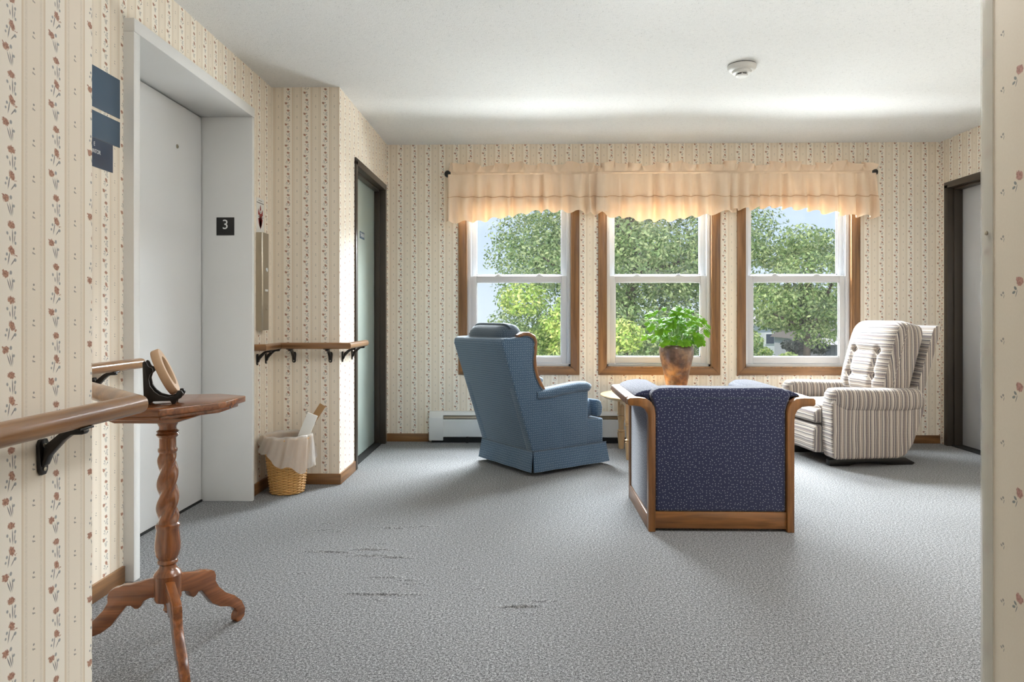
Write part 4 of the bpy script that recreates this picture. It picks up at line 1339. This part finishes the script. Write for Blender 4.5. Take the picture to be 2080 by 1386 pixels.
# ------------------------------------------------------------------ wastebasket
BX, BY = -1.405, 4.075
t = thing('wastebasket', 'woven wicker wastebasket in the alcove corner', 'basket', (BX, BY, 0))
BHt = .325
def br(z):
    return .092 + .038 * z / BHt
NS = 22
m = MB()
for k in range(NS):
    a = 2 * PI * k / NS
    m.tube([(br(z) * math.cos(a), br(z) * math.sin(a), z) for z in (.004, .1, .2, .322)], .0035, 6)
m.build('stakes', M_STAKE, t)
m = MB()
rows = 40
for r_ in range(rows):
    z = .008 + r_ * (.308 / rows)
    pts = []
    for k in range(NS * 4):
        a = 2 * PI * k / (NS * 4)
        rr = br(z) + .0042 * math.cos(a * NS / 2 + PI * (r_ % 2))
        pts.append((rr * math.cos(a), rr * math.sin(a), z))
    m.tube(pts, .0041, 5, closed=True)
tag(m.build('weave', M_BASKET, t), kind='stuff')
for sg in (0, PI):
    pts = [((br(.325) + .005 * math.cos(14 * a + sg)) * math.cos(a), (br(.325) + .005 * math.cos(14 * a + sg)) * math.sin(a), .323 + .005 * math.sin(14 * a + sg)) for a in [2 * PI * k / 140 for k in range(140)]]
    MB().tube(pts, .005, 6, closed=True).build('rim_braid', M_BASKET, t)
MB().lathe([(.0005, .004), (.090, .004), (.090, .010), (.0005, .010)], 30, caps=False).build('bottom', M_STAKE, t)
# liner
def liner(u, v):
    a = 2 * PI * u
    # drop outside: long to the front right
    fr_ = .5 + .5 * math.cos(a - R(-35))
    drop = .045 + .150 * fr_ ** 1.6 + .012 * math.sin(7 * a)
    if v < .3:
        q = v / .3
        z = .20 + (.338 - .20) * q; r_ = br(z) - .010 - .004 * (1 - q)
    elif v < .42:
        q = (v - .3) / .12
        z = .338 + .006 * math.sin(PI * q); r_ = br(.33) - .010 + .022 * q
    else:
        q = (v - .42) / .58
        z = .338 - drop * q; r_ = br(max(z, 0)) + .012 + .030 * q * (.6 + .7 * fr_) 
    r_ += (.006 * math.sin(11 * a + 3 * v) + .004 * math.sin(23 * a + 9 * v)) * (1 if v > .42 else .3) * (.4 + v) * (1 if v > .42 else .5)
    return (r_ * math.cos(a), r_ * math.sin(a), z + .006 * math.sin(9 * a) * (v if v > .3 else 0))
o = MB().grid(liner, 120, 26).build('bin_liner', M_FILM, None, angle=180)
o.location = (BX, BY, 0)
tag(o, 'crumpled translucent plastic liner hanging over the wicker basket', 'bin liner')
def leaning(name, mat, label, cat, size, loc, rot):
    o = MB().box(-size[0] / 2, size[0] / 2, -size[1] / 2, size[1] / 2, 0, size[2]).build(name, mat, None, bevel=.001)
    o.location = loc; o.rotation_euler = rot
    return tag(o, label, cat)
leaning('cardboard_strip', M_CARD, 'brown cardboard strip sticking out of the wastebasket', 'cardboard', (.040, .006, .52), (BX - .085, BY + .015, .06), (R(-10), R(31), 0))
leaning('paper_box', M_PAPERWHITE, 'flat white carton standing in the wastebasket', 'carton', (.062, .014, .32), (BX + .032, BY - .03, .16), (R(-4), R(22), R(10)))
leaning('crumpled_paper', plain('grey_card', srgb(176, 172, 166), .8), 'small grey paper scrap poking out of the wastebasket', 'paper', (.05, .004, .24), (BX - .005, BY - .01, .12), (R(-6), R(26), R(-12)))

# ------------------------------------------------------------------ added fill lamps shaped as ceiling fixtures, out of view in corridor and lounge
def emit(name, c, s):
    t = NT(name)
    e = t.n('Emission'); e.inputs[0].default_value = c; e.inputs[1].default_value = s
    t.l(e.outputs[0], t.out.inputs[0])
    return t.m
M_LAMP = emit('lounge_fill_diffuser', (.97, .985, 1, 1), 13.0)
M_LAMP1 = emit('lift_fill_diffuser', (.97, .985, 1, 1), 11.0)
M_LAMP2 = emit('corridor_fill_diffuser', (.98, .985, 1, 1), 1.6)
def fill_lamp(x, y, label, w_, l_, lm=None):
    t = thing('fill_lamp', label, 'ceiling lamp', (x, y, H), group='added fill lamps')
    MB().box(-w_ / 2, w_ / 2, -l_ / 2, l_ / 2, -.03, 0).build('housing', M_PLASTICW, t, bevel=.004)
    MB().box(-w_ / 2 + .02, w_ / 2 - .02, -l_ / 2 + .02, l_ / 2 - .02, -.065, -.0305).build('diffuser', lm or M_LAMP, t, bevel=.01)
fill_lamp(0.02, -.9, 'added fill lamp in the corridor nearest the lounge', .4, 1.2, M_LAMP2)
fill_lamp(0.02, -2.9, 'added fill lamp at the far end of the corridor', .4, 1.2, M_LAMP2)
fill_lamp(2.35, 2.35, 'added fill lamp over the right side of the lounge', .4, 1.2)
fill_lamp(0.55, 2.25, 'added fill lamp in the lounge in front of the elevator', .4, 1.2, M_LAMP1)

# ------------------------------------------------------------------ outdoors
GZ = -6.6
o = MB().box(-120, 160, 8, 420, GZ - .2, GZ).build('lawn', M_GRASS, None, smooth=False)
tag(o, 'green lawn far below the windows', 'lawn', kind='structure')

def leaf_cloud(name, n, blobs, size, mat, parent, seed, flat=.6, aspect=.45):
    rs = np.random.RandomState(seed)
    wgt = np.array([b[3] ** 2 for b in blobs]); wgt /= wgt.sum()
    idx = rs.choice(len(blobs), n, p=wgt)
    B = np.array(blobs)
    d = rs.normal(size=(n, 3)); d /= np.linalg.norm(d, axis=1)[:, None]
    rad = rs.uniform(.35, 1.0, n) ** .55
    P = B[idx, :3] + d * (B[idx, 3] * rad)[:, None] * np.array([1.15, 1.15, .75])
    nrm = d * .8 + rs.normal(size=(n, 3)) * .55 + np.array([0, 0, flat]); nrm /= np.linalg.norm(nrm, axis=1)[:, None]
    a = np.cross(nrm, rs.normal(size=(n, 3))); a /= np.linalg.norm(a, axis=1)[:, None]
    b = np.cross(nrm, a)
    L = (size * rs.uniform(.7, 1.3, n))[:, None]
    V = np.empty((n, 4, 3))
    V[:, 0] = P - a * L; V[:, 1] = P + b * L * aspect - nrm * L * .1; V[:, 2] = P + a * L - nrm * L * .15; V[:, 3] = P - b * L * aspect - nrm * L * .1
    me = bpy.data.meshes.new(name)
    me.vertices.add(n * 4); me.vertices.foreach_set('co', V.reshape(-1))
    me.loops.add(n * 4); me.loops.foreach_set('vertex_index', np.arange(n * 4, dtype=np.int32))
    me.polygons.add(n); me.polygons.foreach_set('loop_start', np.arange(0, n * 4, 4, dtype=np.int32))
    me.update(calc_edges=True); me.validate()
    me.materials.append(mat)
    o = bpy.data.objects.new(name, me); COL.objects.link(o); o.parent = parent
    return tag(o, kind='stuff')

def tree(name, label, base, cz, rx, rz, nblob, nleaf, size, mat, seed, trunk_r=.14, holes=0.0, ry=None, branches=9):
    t = thing(name, label, 'tree', (base[0], base[1], GZ))
    rng = random.Random(seed)
    ry = ry or rx
    c0 = cz - GZ
    m = MB()
    top = c0 + rz * .55
    wob = [(0, 0, 0)] + [(rng.uniform(-.12, .12), rng.uniform(-.12, .12), top * q) for q in (.3, .55, .75, .9, 1)]
    m.tube(wob, trunk_r, 9, scale=[1.25, 1, .85, .65, .45, .15])
    m.build('trunk', M_BARK, t)
    blobs = []
    for k in range(nblob):
        while True:
            p = Vector((rng.uniform(-1, 1), rng.uniform(-1, 1), rng.uniform(-1, 1)))
            if .35 < p.length < 1: break
        r_ = rng.uniform(.16, .30) * rx
        blobs.append((p.x * rx * .9, p.y * ry * .9, c0 + p.z * rz * .9, max(.28, r_)))
    br_ = MB()
    for k in range(branches):
        b = rng.choice(blobs)
        z0 = max(c0 - rz * .8, min(top * .95, b[2] - rng.uniform(.5, 1.4)))
        mid = (b[0] * .45 + rng.uniform(-.1, .1), b[1] * .45, z0 + (b[2] - z0) * .35)
        br_.tube([(0, 0, z0), mid, (b[0] * .8, b[1] * .8, z0 + (b[2] - z0) * .75), (b[0], b[1], b[2])], trunk_r * .4, 6, scale=[1, .7, .45, .2])
    br_.build('branches', M_BARK, t)
    leaf_cloud('crown', nleaf, blobs, size, mat, t, seed, .5)
    return t
tree('linden_tree', 'yellow green linden in blossom outside the left window', (.55, 11.2), -.55, 1.35, 2.45, 70, 62000, .036, M_LIME, 5, .10)
tree('shade_tree', 'tall dark green tree behind the linden, filling the middle window', (2.5, 16.5), 1.6, 3.35, 4.0, 120, 105000, .048, M_TREE, 8, .20, branches=26)
tree('maple_tree', 'leafy mid green tree outside the right window', (5.5, 13.6), 1.62, 1.5, 1.10, 40, 20000, .040, M_TREE2, 12, .12, branches=16)
tree('shade_tree', 'leafy dark tree between the middle and right windows', (4.0, 12.4), -.75, .85, 2.0, 34, 30000, .038, M_TREE2, 14, .10)
tree('round_bush_tree', 'bright low crown below the view of the right window', (7.7, 20.5), -.75, 1.2, 1.25, 30, 16000, .055, M_LIME, 16, .12)
tree('dark_conifer', 'dark grey green conifer in the distance outside the right window', (13.4, 34.0), -2.0, 1.5, 2.7, 40, 13000, .09, M_CONIFER, 18, .2)
tree('distant_tree', 'small round tree right of the far grey house', (27.6, 60.0), -1.3, 1.6, 2.2, 30, 9000, .14, M_TREE2, 19, .2)
rng = random.Random(77)
SKY = ['far hedge tree, leftmost of the skyline row', 'far hedge tree, second of the skyline row', 'far hedge tree, third of the skyline row', 'far hedge tree, fourth of the skyline row', 'far hedge tree, last of the skyline row']
for k in range(5):
    tree('distant_tree', SKY[k], (-14 + k * 13.5 + rng.uniform(-1, 1), 105 + rng.uniform(-4, 4)), -3.6, 4.8, 3.4, 40, 6000, .32, M_TREE, 100 + k, .3, branches=3)

def house(name, label, x, y, w_, d_, hwall, hroof, wallm, roofm, wins):
    t = thing(name, label, 'house', (x, y, GZ))
    MB().box(-w_ / 2, w_ / 2, 0, d_, 0, hwall).build('walls', wallm, t, smooth=False)
    MB().prism([(-.35, hwall - .05), (d_ / 2, hwall + hroof), (d_ + .35, hwall - .05)], -w_ / 2 - .35, w_ / 2 + .35, 'x').build('roof', roofm, t, smooth=False)
    for (wx, wz) in wins:
        o = MB().box(wx - .55, wx + .55, -.06, 0, wz, wz + 1.3).build('window', M_SIDING, t, smooth=False)
        MB().box(wx - .45, wx + .45, -.08, -.061, wz + .1, wz + 1.2).build('pane', M_PANE, o, smooth=False)
    return t
house('house', 'grey stucco house with pale roof beyond the right window', 31.5, 66, 11, 8, 5.4, 1.4, M_STUCCO, M_SHINGLE, [(-4.2, 3.4), (-2.0, 3.4), (.6, 3.4), (3.4, 3.4), (-4.2, .9), (.6, .9)])
house('house', 'white sided house with bright walls between the trees', 25.5, 82, 9, 8, 6.6, 1.6, M_SIDING, M_TANROOF, [(-2.8, 4.2), (0, 4.2), (2.8, 4.2), (-2.8, 1.2), (2.8, 1.2)])
gt = house('garage', 'low garage of dark weathered boards in front of the grey house', 25.2, 52, 7, 6, 5.5, .5, M_FENCE, M_TANROOF, [(1.2, 2.6)])
fb = None
for k in range(23):
    if fb is None:
        fb = MB().box(-.13, .13, -.04, 0, .1, 5.4).build('board', M_FENCE, gt, smooth=False); o = fb
    else:
        o = bpy.data.objects.new('board', fb.data); COL.objects.link(o); o.parent = gt
    o.location = (-3.3 + k * .30, 0, 0)
